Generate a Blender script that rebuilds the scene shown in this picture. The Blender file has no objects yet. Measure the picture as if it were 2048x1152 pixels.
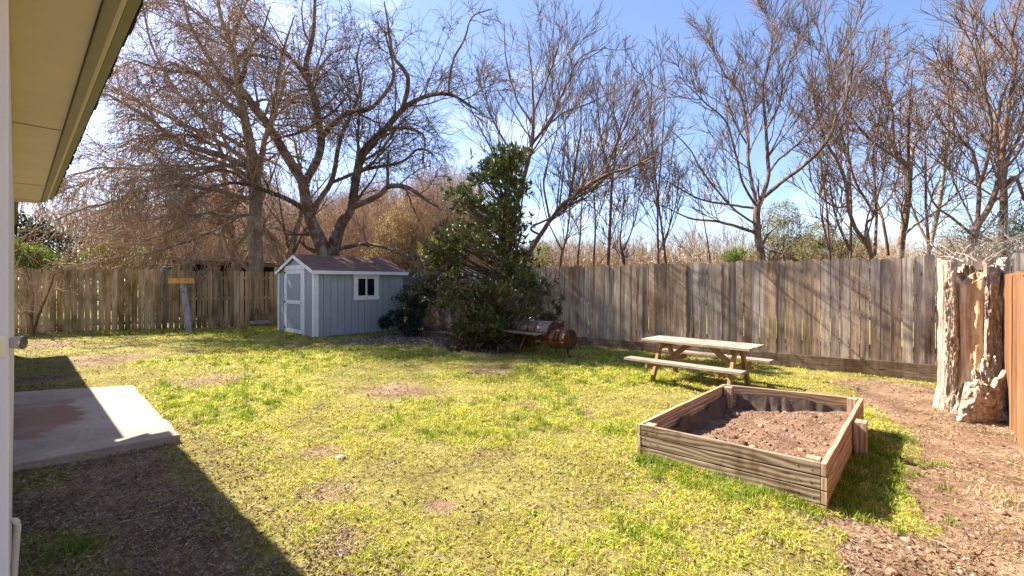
import bpy, math, random
import numpy as np
from mathutils import Vector
rng = np.random.default_rng(7)
R = math.radians
C = bpy.context.scene.collection
SC = bpy.context.scene

# ------------------------------------------------------------------ camera, world, sun, exposure
CZ = 1.56                       # camera height; world frame: x right, y into the picture, z up
F = 900.0
cam = bpy.data.cameras.new('camera'); co = bpy.data.objects.new('camera', cam); C.objects.link(co)
co.location = (0, 0, CZ); co.rotation_euler = (R(90), 0, 0)
cam.sensor_width = 36; cam.lens = 36*F/2048; cam.shift_y = -11/2048; cam.clip_start = .05; cam.clip_end = 3000
SC.camera = co
LD = Vector((.964, -.523, -1.0)).normalized()          # the way the sunlight travels
S = -LD
w = bpy.data.worlds.new('World'); SC.world = w; w.use_nodes = True
nt = w.node_tree; bg = nt.nodes['Background']
sky = nt.nodes.new('ShaderNodeTexSky'); sky.sky_type = 'NISHITA'; sky.sun_disc = False
sky.sun_elevation = math.asin(S.z); sky.sun_rotation = math.atan2(S.x, S.y)
sky.air_density = 1.0; sky.dust_density = .7; sky.ozone_density = 2.5
tc = nt.nodes.new('ShaderNodeTexCoord'); mp = nt.nodes.new('ShaderNodeMapping'); mp.inputs['Scale'].default_value = (1.1, 1.1, 3.2)
mp.inputs['Location'].default_value = (1.35, .6, .12)
nz = nt.nodes.new('ShaderNodeTexNoise'); nz.inputs['Scale'].default_value = 2.6; nz.inputs['Detail'].default_value = 7; nz.inputs['Roughness'].default_value = .55
cr = nt.nodes.new('ShaderNodeValToRGB'); cr.color_ramp.elements[0].position = .54; cr.color_ramp.elements[1].position = .80
cr.color_ramp.elements[1].color = (.62, .62, .62, 1)
mx = nt.nodes.new('ShaderNodeMix'); mx.data_type = 'RGBA'; mx.inputs[7].default_value = (9.5, 9.7, 10.2, 1)
tn = nt.nodes.new('ShaderNodeMix'); tn.data_type = 'RGBA'; tn.blend_type = 'MULTIPLY'; tn.inputs[0].default_value = 1; tn.inputs[7].default_value = (1.03, 1.0, 1.10, 1)
L = nt.links.new
L(tc.outputs['Generated'], mp.inputs[0]); L(mp.outputs[0], nz.inputs[0]); L(nz.outputs[0], cr.inputs[0])
L(cr.outputs[0], mx.inputs[0]); L(sky.outputs[0], tn.inputs[6]); L(tn.outputs[2], mx.inputs[6]); L(mx.outputs[2], bg.inputs[0])
bg.inputs[1].default_value = .072
sl = bpy.data.lights.new('sun', 'SUN'); so = bpy.data.objects.new('sun', sl); C.objects.link(so)
sl.energy = 5.0; sl.angle = R(.53); sl.color = (1, .92, .78)
so.location = (-8, 5, 12); so.rotation_euler = LD.to_track_quat('-Z', 'Y').to_euler()
SC.view_settings.view_transform = 'Standard'; SC.view_settings.look = 'None'; SC.view_settings.gamma = 1
SC.view_settings.exposure = 1.85

# ------------------------------------------------------------------ helpers
def W(px, py, d):               # a point seen at (px, py) of the photograph at depth d
    return np.array([(px-1024)/F*d, d, CZ+(565-py)/F*d])
TD = np.array([-.7406, .6719]); ND = np.array([.6719, .7406])     # along the house, away from the house
def TN(t, n, z=0.0): return np.array([TD[0]*t+ND[0]*n, TD[1]*t+ND[1]*n, z])
def g0(x, y): return -.0155*np.clip(x, -16, 12)
def GP(px, py, up=0.0):         # where that ray meets the ground
    d = 5.0
    for _ in range(30):
        x = (px-1024)/F*d; d = F*(CZ-(g0(x, d)+up))/(py-565)
    return np.array([(px-1024)/F*d, d])
def hsh(i, j, s):
    v = np.sin(i*127.1+j*311.7+s*74.7)*43758.5453
    return v-np.floor(v)
def vn(x, y, s=0):
    i = np.floor(x); j = np.floor(y); u = x-i; v = y-j; u = u*u*(3-2*u); v = v*v*(3-2*v)
    return (hsh(i,j,s)*(1-u)+hsh(i+1,j,s)*u)*(1-v)+(hsh(i,j+1,s)*(1-u)+hsh(i+1,j+1,s)*u)*v
def fbm(x, y, s=0, o=4):
    r = 0; a = .5
    for k in range(o): r = r+a*vn(x*2**k+k*17.3, y*2**k-k*9.1, s+k); a *= .5
    return r/(1-.5**o)
def inpoly(x, y, P):
    c = np.zeros(np.shape(x), bool); n = len(P)
    for k in range(n):
        x0, y0 = P[k]; x1, y1 = P[(k+1) % n]
        if y0 == y1: continue
        m = ((y0 > y) != (y1 > y)) & (x < (x1-x0)*(y-y0)/(y1-y0)+x0); c ^= m
    return c

class MB:
    def __init__(s): s.V = []; s.F = []; s.U = []; s.n = 0; s.M = []; s.A = []
    def add(s, V, Fs, U=None, m=0, a=None):
        V = np.asarray(V, float).reshape(-1, 3)
        Fs = np.asarray(Fs, int)
        s.V.append(V); s.F.append(Fs+s.n); s.M.append(np.full(len(Fs), m))
        s.U.append(np.zeros((Fs.size, 2)) if U is None else np.asarray(U, float).reshape(-1, 2))
        s.A.append(np.zeros(len(V)) if a is None else np.asarray(a, float))
        s.n += len(V)
    def board(s, p0, p1, wd, th, side, m=0, end=0.0, off=None):
        """box from p0 to p1 (axis), wd wide along side, th thick; grain runs along the axis"""
        p0 = np.array(p0, float); p1 = np.array(p1, float); a = p1-p0; ln = np.linalg.norm(a); a = a/ln
        b = np.array(side, float); b = b-a*np.dot(a, b); b /= np.linalg.norm(b); c = np.cross(a, b)
        V = []
        for l in (0, ln):
            for (q, r) in ((-1,-1),(1,-1),(1,1),(-1,1)):
                V.append(p0+a*l+b*q*wd/2+c*r*th/2)
        Fs = [[0,3,2,1],[4,5,6,7],[0,1,5,4],[1,2,6,5],[2,3,7,6],[3,0,4,7]]
        loc = [(l, q*wd/2, r*th/2) for l in (0, ln) for (q, r) in ((-1,-1),(1,-1),(1,1),(-1,1))]
        o = rng.uniform(0, 40, 2) if off is None else off
        U = []
        for k, f in enumerate(Fs):
            for v in f:
                l, q, r = loc[v]
                if k < 2: U.append((q*.3+o[0], r*1.0+o[1]))
                elif k in (2, 4): U.append((l+o[0], q+o[1]+(0 if k == 2 else .31)))
                else: U.append((l+o[0], r+o[1]+.17))
        s.add(V, Fs, U, m)
    def box(s, c, sz, rz=0.0, m=0):
        c = np.array(c, float); ca, sa = math.cos(rz), math.sin(rz)
        ax = np.array([ca, sa, 0]); ay = np.array([-sa, ca, 0]); az = np.array([0, 0, 1.])
        h = np.array(sz)/2; k = int(np.argmax(sz)); A = [ax, ay, az]
        s.board(c-A[k]*h[k], c+A[k]*h[k], sz[(k+1) % 3], sz[(k+2) % 3], A[(k+1) % 3], m)
    def prism(s, P, T0, T1, ax, ay, org, m=0):
        """outline P in the (ax, ay) plane, extruded from T0 to T1 along ax x ay"""
        P = np.array(P, float); n = len(P); ax = np.array(ax, float); ay = np.array(ay, float); az = np.cross(ax, ay)
        org = np.array(org, float); B = org+P[:, :1]*ax+P[:, 1:]*ay; o = rng.uniform(0, 40, 2)
        V = np.vstack([B+az*T0, B+az*T1]); uv = np.stack([P[:, 1]+o[0], P[:, 0]+o[1]], 1)
        s.add(V, [list(range(n-1, -1, -1))], uv[::-1], m)
        s.n -= 0
        s.F[-1] = s.F[-1]
        base = s.n-len(V)
        s.V.append(np.zeros((0, 3))); s.F.append(np.array([[base+n+k for k in range(n)]])); s.U.append(uv); s.M.append(np.array([m])); s.A.append(np.zeros(0))
        sd = np.array([[base+k, base+(k+1) % n, base+n+(k+1) % n, base+n+k] for k in range(n)])
        U = []
        for k in range(n):
            a, b = P[k], P[(k+1) % n]
            U += [(a[1]+o[0], a[0]+o[1]), (b[1]+o[0], b[0]+o[1]), (b[1]+o[0], b[0]+o[1]+.03), (a[1]+o[0], a[0]+o[1]+.03)]
        s.V.append(np.zeros((0, 3))); s.F.append(sd); s.U.append(np.array(U)); s.M.append(np.full(n, m)); s.A.append(np.zeros(0))
    def tubes(s, P, Rd, k=3, m=0, cap=False):
        """P (m,n,3) polylines, Rd (m,n) radii"""
        P = np.asarray(P, float); Rd = np.asarray(Rd, float)
        if P.ndim == 2: P = P[None]; Rd = Rd[None]
        M_, n = P.shape[:2]
        T = np.empty_like(P); T[:, 1:-1] = P[:, 2:]-P[:, :-2]; T[:, 0] = P[:, 1]-P[:, 0]; T[:, -1] = P[:, -1]-P[:, -2]
        T /= np.linalg.norm(T, axis=2, keepdims=True)+1e-9
        m0 = T.mean(1); ref = np.where(np.abs(m0[:, 2:3]) > .75, np.array([[1., .13, 0]]), np.array([[.05, .1, 1.]]))
        ref = np.repeat(ref[:, None], n, 1)
        B = np.cross(T, ref); B /= np.linalg.norm(B, axis=2, keepdims=True)+1e-9; N_ = np.cross(B, T)
        an = np.arange(k)*2*math.pi/k
        V = P[:, :, None]+Rd[:, :, None, None]*(B[:, :, None]*np.cos(an)[:, None]+N_[:, :, None]*np.sin(an)[:, None])
        idx = np.arange(M_*n*k).reshape(M_, n, k)
        a = idx[:, :-1]; b = idx[:, 1:]
        Q = np.stack([a, np.roll(a, -1, 2), np.roll(b, -1, 2), b], -1).reshape(-1, 4)
        ln = np.concatenate([np.zeros((M_, 1)), np.cumsum(np.linalg.norm(np.diff(P, axis=1), axis=2), 1)], 1)
        u = np.repeat(ln[:, :, None], k, 2); v = np.broadcast_to(np.arange(k)/k, u.shape)
        uv = np.stack([u, v], -1).reshape(-1, 2)
        s.add(V.reshape(-1, 3), Q, uv[Q.reshape(-1)], m)
        if cap:
            for e in (0, n-1):
                for q in range(M_):
                    f = idx[q, e] if e else idx[q, e][::-1]
                    s.V.append(np.zeros((0, 3))); s.F.append(np.array([f])+s.n-M_*n*k); s.U.append(uv[f]); s.M.append(np.array([m])); s.A.append(np.zeros(0))
    def build(s, name, mats, parent=None, smooth=False, bevel=0, attr=None):
        me = bpy.data.meshes.new(name)
        V = np.concatenate(s.V); U = np.concatenate(s.U); Mi = np.concatenate(s.M)
        lt = np.concatenate([np.full(len(f), f.shape[1]) for f in s.F]); lv = np.concatenate([f.reshape(-1) for f in s.F])
        me.vertices.add(len(V)); me.vertices.foreach_set('co', V.reshape(-1).astype(np.float32))
        me.loops.add(len(lv)); me.loops.foreach_set('vertex_index', lv.astype(np.int32))
        me.polygons.add(len(lt)); ls = np.concatenate([[0], np.cumsum(lt)[:-1]])
        me.polygons.foreach_set('loop_start', ls.astype(np.int32)); me.polygons.foreach_set('loop_total', lt.astype(np.int32))
        me.polygons.foreach_set('material_index', Mi.astype(np.int32))
        me.polygons.foreach_set('use_smooth', np.full(len(lt), smooth))
        uvl = me.uv_layers.new(name='UVMap'); uvl.data.foreach_set('uv', U.reshape(-1).astype(np.float32))
        if attr:
            at = me.attributes.new(attr, 'FLOAT', 'POINT'); at.data.foreach_set('value', np.concatenate(s.A).astype(np.float32))
        me.update(calc_edges=True); me.validate()
        if not isinstance(mats, (list, tuple)): mats = [mats]
        for q in mats: me.materials.append(q)
        o = bpy.data.objects.new(name, me); C.objects.link(o)
        if parent: o.parent = parent
        if bevel:
            b = o.modifiers.new('bevel', 'BEVEL'); b.width = bevel; b.segments = 2; b.limit_method = 'ANGLE'; b.angle_limit = R(40)
        return o
def tag(o, label, cat, group=None, kind=None):
    if label: o['label'] = label
    if cat: o['category'] = cat
    if group: o['group'] = group
    if kind: o['kind'] = kind
    return o
def struct(o): o['kind'] = 'structure'; return o
def thing(name, label, cat, loc=(0,0,0), group=None):
    o = bpy.data.objects.new(name, None); C.objects.link(o); o.location = (0, 0, 0); o.empty_display_size = .2
    return tag(o, label, cat, group)

# ------------------------------------------------------------------ materials
class NM:
    def __init__(s, name):
        s.m = bpy.data.materials.new(name); s.m.use_nodes = True; s.t = s.m.node_tree; s.b = s.t.nodes['Principled BSDF']
        s.b.inputs['Roughness'].default_value = .85; s.b.inputs['Specular IOR Level'].default_value = .25
    def n(s, ty, *links, **kw):
        q = s.t.nodes.new('ShaderNode'+ty)
        for k, v in kw.items():
            if k.startswith('i_'):
                key = k[2:]; key = int(key) if key.isdigit() else key.replace('_', ' ')
                if isinstance(v, bpy.types.NodeSocket): s.t.links.new(v, q.inputs[key])
                else: q.inputs[key].default_value = v
            else: setattr(q, k, v)
        return q
    def map(s, src, sc, loc=(0,0,0)): return s.n('Mapping', i_Vector=src, i_Scale=sc, i_Location=loc).outputs[0]
    def noise(s, v, sc, det=4, ro=.55, dist=0): return s.n('TexNoise', i_Vector=v, i_Scale=sc, i_Detail=det, i_Roughness=ro, i_Distortion=dist).outputs[0]
    def ramp(s, f, *st):
        q = s.n('ValToRGB', i_0=f); e = q.color_ramp.elements
        while len(e) < len(st): e.new(.5)
        for k, (p, c) in enumerate(st):
            e[k].position = p; e[k].color = (*c, 1) if isinstance(c, tuple) else (c, c, c, 1)
        return q.outputs[0]
    def mix(s, f, a, b, mode='MIX'):
        q = s.n('Mix', data_type='RGBA', blend_type=mode)
        for i, v in ((0, f), (6, a), (7, b)):
            if isinstance(v, bpy.types.NodeSocket): s.t.links.new(v, q.inputs[i])
            else: q.inputs[i].default_value = v if i == 0 else ((*v, 1) if isinstance(v, tuple) else (v, v, v, 1))
        return q.outputs[2]
    def math(s, op, a, b=0.0, clamp=False):
        q = s.n('Math', operation=op, use_clamp=clamp)
        for i, v in ((0, a), (1, b)):
            if isinstance(v, bpy.types.NodeSocket): s.t.links.new(v, q.inputs[i])
            else: q.inputs[i].default_value = v
        return q.outputs[0]
    def rand(s): return s.n('NewGeometry').outputs['Random Per Island']
    def pos(s): return s.n('NewGeometry').outputs['Position']
    def uv(s): return s.n('UVMap').outputs[0]
    def col(s, c): s.t.links.new(c, s.b.inputs['Base Color']) if isinstance(c, bpy.types.NodeSocket) else setattr(s.b.inputs['Base Color'], 'default_value', (*c, 1))
    def bump(s, h, st=.5, d=.01): s.t.links.new(s.n('Bump', i_Height=h, i_Strength=st, i_Distance=d).outputs[0], s.b.inputs['Normal'])
    def set(s, **k):
        for a, v in k.items(): s.b.inputs[a.replace('_', ' ')].default_value = v
        return s
    def transl(s, c, f):
        out = s.t.nodes['Material Output']; tr = s.n('BsdfTranslucent')
        if isinstance(c, bpy.types.NodeSocket): s.t.links.new(c, tr.inputs[0])
        else: tr.inputs[0].default_value = (*c, 1)
        mxs = s.n('MixShader', i_0=f); s.t.links.new(s.b.outputs[0], mxs.inputs[1]); s.t.links.new(tr.outputs[0], mxs.inputs[2]); s.t.links.new(mxs.outputs[0], out.inputs[0])

def wood(name, dark, mid, light, rings=0.0, streak=True, var=.5, stain=None, stain_s=1.2, stain_p=(.5, .7), base=None, island=True, bump=.35, spec=.2, tint=None):
    q = NM(name); uv = q.uv()
    wob = q.noise(q.map(uv, (1.2, 7, 1)), 1.0, 2)
    fine = q.noise(q.map(uv, (5, 170, 1)), 1.0, 5, .65)
    coarse = q.noise(q.map(uv, (1.6, 26, 1)), 1.0, 4, .6, .6)
    g = q.math('ADD', q.math('MULTIPLY', fine, .45), q.math('MULTIPLY', coarse, .55))
    if rings:
        v = q.n('Combine'+'XYZ') if False else None
        wv = q.n('TexWave', i_Vector=q.map(uv, (2.0, 7.5, 1)), i_Scale=1.0, i_Distortion=9.0, i_Detail=2.0, i_Detail_Scale=.8, wave_type='BANDS', bands_direction='Y').outputs[1]
        g = q.math('ADD', q.math('MULTIPLY', g, 1-rings), q.math('MULTIPLY', wv, rings))
    c = q.ramp(g, (.30, dark), (.5, mid), (.68, light))
    kn = q.n('TexVoronoi', i_Vector=q.map(uv, (2.2, 9, 1)), i_Scale=1.0, feature='F1').outputs['Distance']
    km = q.ramp(kn, (.05, 1.0), (.13, 0.0))
    c = q.mix(q.math('MULTIPLY', km, .8), c, tuple(x*.5 for x in dark))
    if island:
        r = q.rand()
        c = q.mix(1.0, c, q.ramp(r, (0, 1-var*.6), (.5, 1.0), (1, 1+var*.35)), 'MULTIPLY')
        if tint: c = q.mix(q.math('MULTIPLY', q.ramp(q.math('FRACT', q.math('MULTIPLY', r, 37.3)), (.45, 0.0), (.95, .8)), 1.0), c, tint, 'MULTIPLY')
    if island and streak:
        vs = q.noise(q.map(q.pos(), (16, 16, .9)), 1.0, 4, .65)
        c = q.mix(1.0, c, q.ramp(vs, (.32, .58), (.5, 1.0), (.7, 1.25)), 'MULTIPLY')
    if stain:
        ps = q.map(q.pos(), (1, 1, .45))
        sm = q.ramp(q.noise(ps, stain_s, 5, .6), (stain_p[0], 0.0), (stain_p[1], 1.0))
        c = q.mix(sm, c, stain, 'MULTIPLY')
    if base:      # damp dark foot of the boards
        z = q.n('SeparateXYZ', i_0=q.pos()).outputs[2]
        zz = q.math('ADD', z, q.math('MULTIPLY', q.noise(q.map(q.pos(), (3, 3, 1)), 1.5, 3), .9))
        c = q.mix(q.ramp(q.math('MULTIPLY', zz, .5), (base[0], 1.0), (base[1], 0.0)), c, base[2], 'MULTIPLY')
    q.col(c); q.bump(q.math('SUBTRACT', g, q.math('MULTIPLY', km, .4)), bump, .006); q.set(Specular_IOR_Level=spec)
    return q.m
M = {}
M['fence_grey'] = wood('weathered_fence_wood', (.15,.115,.085), (.38,.31,.245), (.60,.52,.43), var=.55, stain=(.5,.4,.31), stain_s=1.5, stain_p=(.45,.68), bump=.6, tint=(1.0,.84,.66))
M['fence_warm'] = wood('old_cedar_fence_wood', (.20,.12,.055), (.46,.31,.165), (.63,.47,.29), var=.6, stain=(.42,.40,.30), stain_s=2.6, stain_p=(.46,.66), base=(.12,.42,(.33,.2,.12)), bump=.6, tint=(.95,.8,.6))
M['fence_rot'] = wood('dark_retaining_wood', (.07,.045,.03), (.17,.115,.075), (.30,.22,.15), var=.5, stain=(.5,.42,.35), bump=.7)
M['fence_new'] = wood('newer_cedar_fence_wood', (.12,.05,.022), (.22,.10,.045), (.33,.17,.085), var=.3, bump=.4)
M['bed_wood'] = wood('raised_bed_wood', (.09,.055,.033), (.28,.20,.13), (.44,.35,.25), rings=.28, streak=False, var=.35, stain=(.50,.42,.34), stain_s=5.0, stain_p=(.5,.64), bump=.25)
M['bed_inner'] = wood('bed_inner_wood', (.24,.15,.09), (.38,.265,.17), (.50,.385,.27), rings=.3, streak=False, var=.2, bump=.3)
M['table_wood'] = wood('table_wood', streak=False, dark=(.16,.115,.085), mid=(.33,.26,.21), light=(.48,.41,.345), var=.3, stain=(.72,.64,.56), stain_s=5, bump=.5)
M['table_leg'] = wood('table_leg_wood', streak=False, dark=(.15,.08,.04), mid=(.32,.20,.10), light=(.45,.31,.18), var=.3, bump=.4)
M['yellow_wood'] = wood('new_yellow_board', (.45,.22,.04), (.60,.33,.07), (.68,.42,.12), var=.1, bump=.2)
M['grey_board'] = wood('bare_grey_board', (.20,.16,.15), (.36,.30,.28), (.50,.44,.42), var=.1, stain=(.6,.5,.5), stain_s=8)
def plain(name, c, ro=.6, nvar=.12, sc=6, spec=.3, bump=0, metal=0):
    q = NM(name); nn = q.noise(q.pos(), sc, 5, .6)
    q.col(q.mix(1.0, c, q.ramp(nn, (.3, 1-nvar), (.7, 1+nvar)), 'MULTIPLY')); q.set(Roughness=ro, Specular_IOR_Level=spec, Metallic=metal)
    if bump: q.bump(nn, bump, .01)
    return q.m
M['cream'] = plain('cream_paint', (.66,.585,.50), .6, .06, 3)
M['cream_dark'] = plain('taupe_trim_paint', (.30,.27,.21), .6, .08, 5)
M['olive'] = plain('olive_siding_paint', (.26,.25,.17), .6, .1, 8)
M['jamb'] = plain('pinkish_white_paint', (.80,.68,.66), .5, .04, 3)
M['white'] = plain('white_trim_paint', (.80,.78,.74), .5, .08, 9)
M['steel'] = plain('satin_nickel', (.62,.58,.52), .28, .03, 20, metal=1)
M['dark_metal'] = plain('dark_hinge_metal', (.04,.04,.04), .5, .2, 20, metal=.6)
M['pvc'] = plain('painted_pipe', (.62,.55,.45), .45, .1, 14)
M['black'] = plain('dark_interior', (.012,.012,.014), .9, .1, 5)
M['tar'] = plain('black_fascia_roofing', (.03,.025,.02), .9, .6, 25, bump=.8)
M['tin'] = plain('tin_roofing', (.42,.43,.45), .4, .2, 4, metal=.5)
M['liner'] = plain('black_weed_liner', (.075,.055,.045), .7, .4, 12, bump=.4)
M['glass'] = NM('dark_window_glass').set(Roughness=.06, Specular_IOR_Level=.5, Base_Color=(.01,.011,.013,1)).m
M['blue_pl'] = plain('blue_plastic', (.06,.2,.42), .4)
# shed siding
q = NM('blue_grey_siding'); nn = q.noise(q.map(q.uv(), (2, 60, 1)), 1.0, 4); n2 = q.noise(q.pos(), 2.5, 4)
q.col(q.mix(1.0, q.mix(1.0, (.35,.37,.37), q.ramp(nn, (.3,.9), (.7,1.06)), 'MULTIPLY'), q.ramp(n2, (.3,.92), (.7,1.05)), 'MULTIPLY')); q.bump(nn, .35, .004); q.set(Roughness=.6); M['siding'] = q.m
# shingles
q = NM('brown_shingles'); uv = q.uv()
br = q.n('TexBrick', i_Vector=uv, i_Scale=1.0, i_Color1=(.20,.105,.075,1), i_Color2=(.12,.065,.05,1), i_Mortar=(.05,.03,.025,1))
br.inputs['Mortar Size'].default_value = .006; br.inputs['Brick Width'].default_value = .17; br.inputs['Row Height'].default_value = .13
gr = q.noise(q.pos(), 60, 3, .7)
q.col(q.mix(1.0, br.outputs[0], q.ramp(gr, (.3,.65), (.7,1.5)), 'MULTIPLY')); q.bump(q.math('ADD', br.outputs[1], q.math('MULTIPLY', gr, -.5)), -.6, .01); q.set(Roughness=.95); M['shingle'] = q.m
# rust
def rust(name, a, b, c, pat=.55):
    q = NM(name); p = q.pos(); n1 = q.noise(p, 9, 6, .65); n2 = q.noise(p, 45, 4, .7)
    k = q.ramp(q.math('ADD', q.math('MULTIPLY', n1, .7), q.math('MULTIPLY', n2, .3)), (.38, a), (.5, b), (.62, c))
    q.col(k); q.bump(n2, .5, .004); q.set(Roughness=.62, Metallic=.25, Specular_IOR_Level=.4); return q.m
M['rust_lid'] = rust('pale_rusty_steel', (.16,.085,.055), (.33,.22,.17), (.46,.36,.31))  # paler rust tone for lid and shelf
M['rust'] = rust('rusty_steel', (.06,.022,.012), (.20,.075,.03), (.30,.13,.06))
M['rust_dark'] = rust('dark_rusty_steel', (.02,.012,.01), (.07,.028,.018), (.13,.055,.03))
# concrete
q = NM('old_concrete'); p = q.pos(); n1 = q.noise(p, 1.3, 6, .6); n2 = q.noise(q.map(p, (1,1,1)), 40, 5, .7); rot = q.n('Mapping', i_Vector=p, i_Rotation=(0,0,-.25), i_Scale=(3,28,1)).outputs[0]; n3 = q.noise(rot, 1.0, 4, .6)
c = q.mix(1.0, q.ramp(n1, (.3,(.29,.22,.17)), (.6,(.43,.345,.275))), q.ramp(n2, (.3,.75), (.6,1.08)), 'MULTIPLY')
c = q.mix(q.ramp(n3, (.26,.8), (.34,0.0)), c, (.2,.17,.14))
at = q.n('Attribute', attribute_name='stain').outputs['Fac']
c = q.mix(q.math('MULTIPLY', at, q.ramp(n1, (.3,.75), (.55,.95))), c, (.25,.135,.085))
q.col(c); q.bump(q.math('ADD', n2, q.math('MULTIPLY', n3, .8)), .7, .008); q.set(Roughness=.9); M['concrete'] = q.m
# bark
def bark(name, a, b, c, sc=1.0, lich=0.0):
    q = NM(name); uv = q.uv(); n1 = q.noise(q.map(q.pos(), (6*sc, 6*sc, 2.2*sc)), 1.0, 6, .65); n2 = q.noise(q.map(q.pos(), (30*sc, 30*sc, 8*sc)), 1.0, 4, .7)
    g = q.math('ADD', q.math('MULTIPLY', n1, .6), q.math('MULTIPLY', n2, .4))
    k = q.ramp(g, (.33, a), (.5, b), (.66, c))
    if lich: k = q.mix(q.ramp(q.noise(q.pos(), 3.1, 4, .7), (.52, 0.0), (.6, lich)), k, (.42,.42,.36))
    k = q.mix(1.0, k, q.ramp(q.rand(), (0,.75), (1,1.25)), 'MULTIPLY')
    q.col(k); q.bump(g, .7, .02); q.set(Specular_IOR_Level=.2); return q.m
M['bark_brown'] = bark('brown_bark', (.045,.026,.018), (.12,.072,.05), (.24,.16,.12), lich=.3)
M['bark_grey'] = bark('grey_mottled_bark', (.10,.07,.05), (.21,.165,.13), (.36,.30,.25), lich=.4)
M['bark_red'] = bark('reddish_bark', (.07,.035,.022), (.17,.095,.065), (.29,.19,.14))
M['twig_brown'] = bark('brown_twigs', (.07,.042,.032), (.16,.10,.075), (.30,.21,.165))
M['twig_tan'] = bark('tan_twigs', (.18,.11,.065), (.37,.245,.16), (.54,.39,.28))
M['twig_pale'] = bark('pale_grey_twigs', (.28,.22,.17), (.42,.34,.28), (.55,.48,.42))
def leaf(name, cols, tr=.25, ro=.5, spec=.3, under=None):
    q = NM(name); r = q.rand(); n = len(cols)
    k = q.ramp(r, *[((i+.5)/n, c) for i, c in enumerate(cols)])
    if under: k = q.mix(q.n('NewGeometry').outputs['Backfacing'], k, under)
    q.col(k); q.set(Roughness=ro, Specular_IOR_Level=spec); q.transl(q.mix(1.0, k, (1.2,1.25,.6), 'MULTIPLY'), tr); return q.m
M['magnolia'] = leaf('magnolia_leaf', [(.035,.08,.022),(.06,.12,.03),(.10,.17,.045),(.18,.22,.07)], .12, .38, .55, under=(.13,.075,.03))
M['magnolia_bud'] = leaf('magnolia_brown_leaf', [(.22,.11,.03),(.30,.16,.05),(.20,.13,.06)], .15, .5, .3)
M['shrub_dark'] = leaf('dark_shrub_leaf', [(.012,.03,.014),(.02,.045,.02),(.03,.06,.025)], .08, .35, .5)
M['olive_leaf'] = leaf('olive_leaf', [(.16,.15,.04),(.22,.20,.06),(.12,.13,.04),(.28,.24,.09)], .3)
M['tan_leaf'] = leaf('dry_tan_leaf', [(.34,.22,.12),(.42,.30,.18),(.28,.18,.10),(.46,.36,.24)], .2)
M['green_leaf'] = leaf('bright_green_leaf', [(.14,.20,.03),(.22,.27,.04),(.07,.12,.02)], .35)
M['litter'] = leaf('leaf_litter', [(.17,.105,.06),(.26,.18,.11),(.08,.05,.03),(.33,.27,.22)], .1, .8, .1)
M['chips'] = leaf('grey_wood_chips', [(.20,.155,.12),(.28,.23,.19),(.12,.09,.07),(.36,.31,.27)], .0, .9, .1)
def grassm(name, st, patch=True):
    q = NM(name); r = q.rand(); p = q.pos()
    nn = q.noise(p, .7, 4, .6); n2 = q.noise(p, 5.0, 3, .6)
    f = q.math('ADD', q.math('MULTIPLY', r, .62), q.math('MULTIPLY', q.math('ADD', q.math('MULTIPLY', nn, .6), q.math('MULTIPLY', n2, .4)), .75))
    k = q.ramp(f, *st); q.col(k); q.set(Roughness=.55, Specular_IOR_Level=.25); q.transl(q.mix(1.0, k, (1.1,1.15,.7), 'MULTIPLY'), .38); return q.m
M['grass'] = grassm('short_grass', [(.34,(.11,.22,.008)), (.48,(.26,.38,.012)), (.62,(.50,.53,.025)), (.76,(.66,.58,.09)), (.92,(.60,.44,.20))])
M['straw'] = leaf('dry_grass_stems', [(.50,.40,.22),(.58,.48,.30),(.36,.26,.14),(.44,.30,.17)], .2, .7, .15)
# ground
q = NM('lawn_soil'); p = q.pos(); n1 = q.noise(p, 2.0, 6, .6); n2 = q.noise(p, 22, 6, .7); n3 = q.noise(p, 90, 3, .7)
gcol = q.ramp(q.math('ADD', q.math('MULTIPLY', n2, .6), q.math('MULTIPLY', n1, .4)), (.36,(.09,.055,.025)), (.5,(.26,.21,.06)), (.64,(.42,.37,.12)))
gcol = q.mix(q.ramp(n3, (.5,0.0), (.62,.6)), gcol, (.22,.24,.04))
dcol = q.ramp(q.math('ADD', q.math('MULTIPLY', n2, .5), q.math('MULTIPLY', n1, .5)), (.34,(.09,.053,.034)), (.5,(.25,.155,.098)), (.66,(.43,.305,.21)))
at = q.n('Attribute', attribute_name='dirt').outputs['Fac']
q.col(q.mix(q.ramp(q.math('ADD', at, q.math('MULTIPLY', q.math('SUBTRACT', n2, .5), .8)), (.35,0.0), (.6,1.0)), gcol, dcol))
q.bump(q.math('ADD', n2, q.math('MULTIPLY', n3, .5)), 1.0, .035); q.set(Roughness=.95, Specular_IOR_Level=.1); M['ground'] = q.m
q = NM('bed_soil'); p = q.pos(); n1 = q.noise(p, 6, 6, .6); n2 = q.noise(p, 55, 5, .7)
q.col(q.ramp(q.math('ADD', q.math('MULTIPLY', n1, .4), q.math('MULTIPLY', n2, .6)), (.36,(.075,.042,.026)), (.5,(.20,.12,.078)), (.66,(.35,.235,.16))))
q.bump(n2, 1.0, .02); q.set(Roughness=.95, Specular_IOR_Level=.1); M['soil'] = q.m
M['clod'] = leaf('soil_clod', [(.10,.055,.035),(.20,.115,.075),(.30,.19,.13)], .0, .95, .1)
M['stone'] = plain('grey_stone', (.30,.28,.26), .8, .3, 15, bump=.5)

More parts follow.
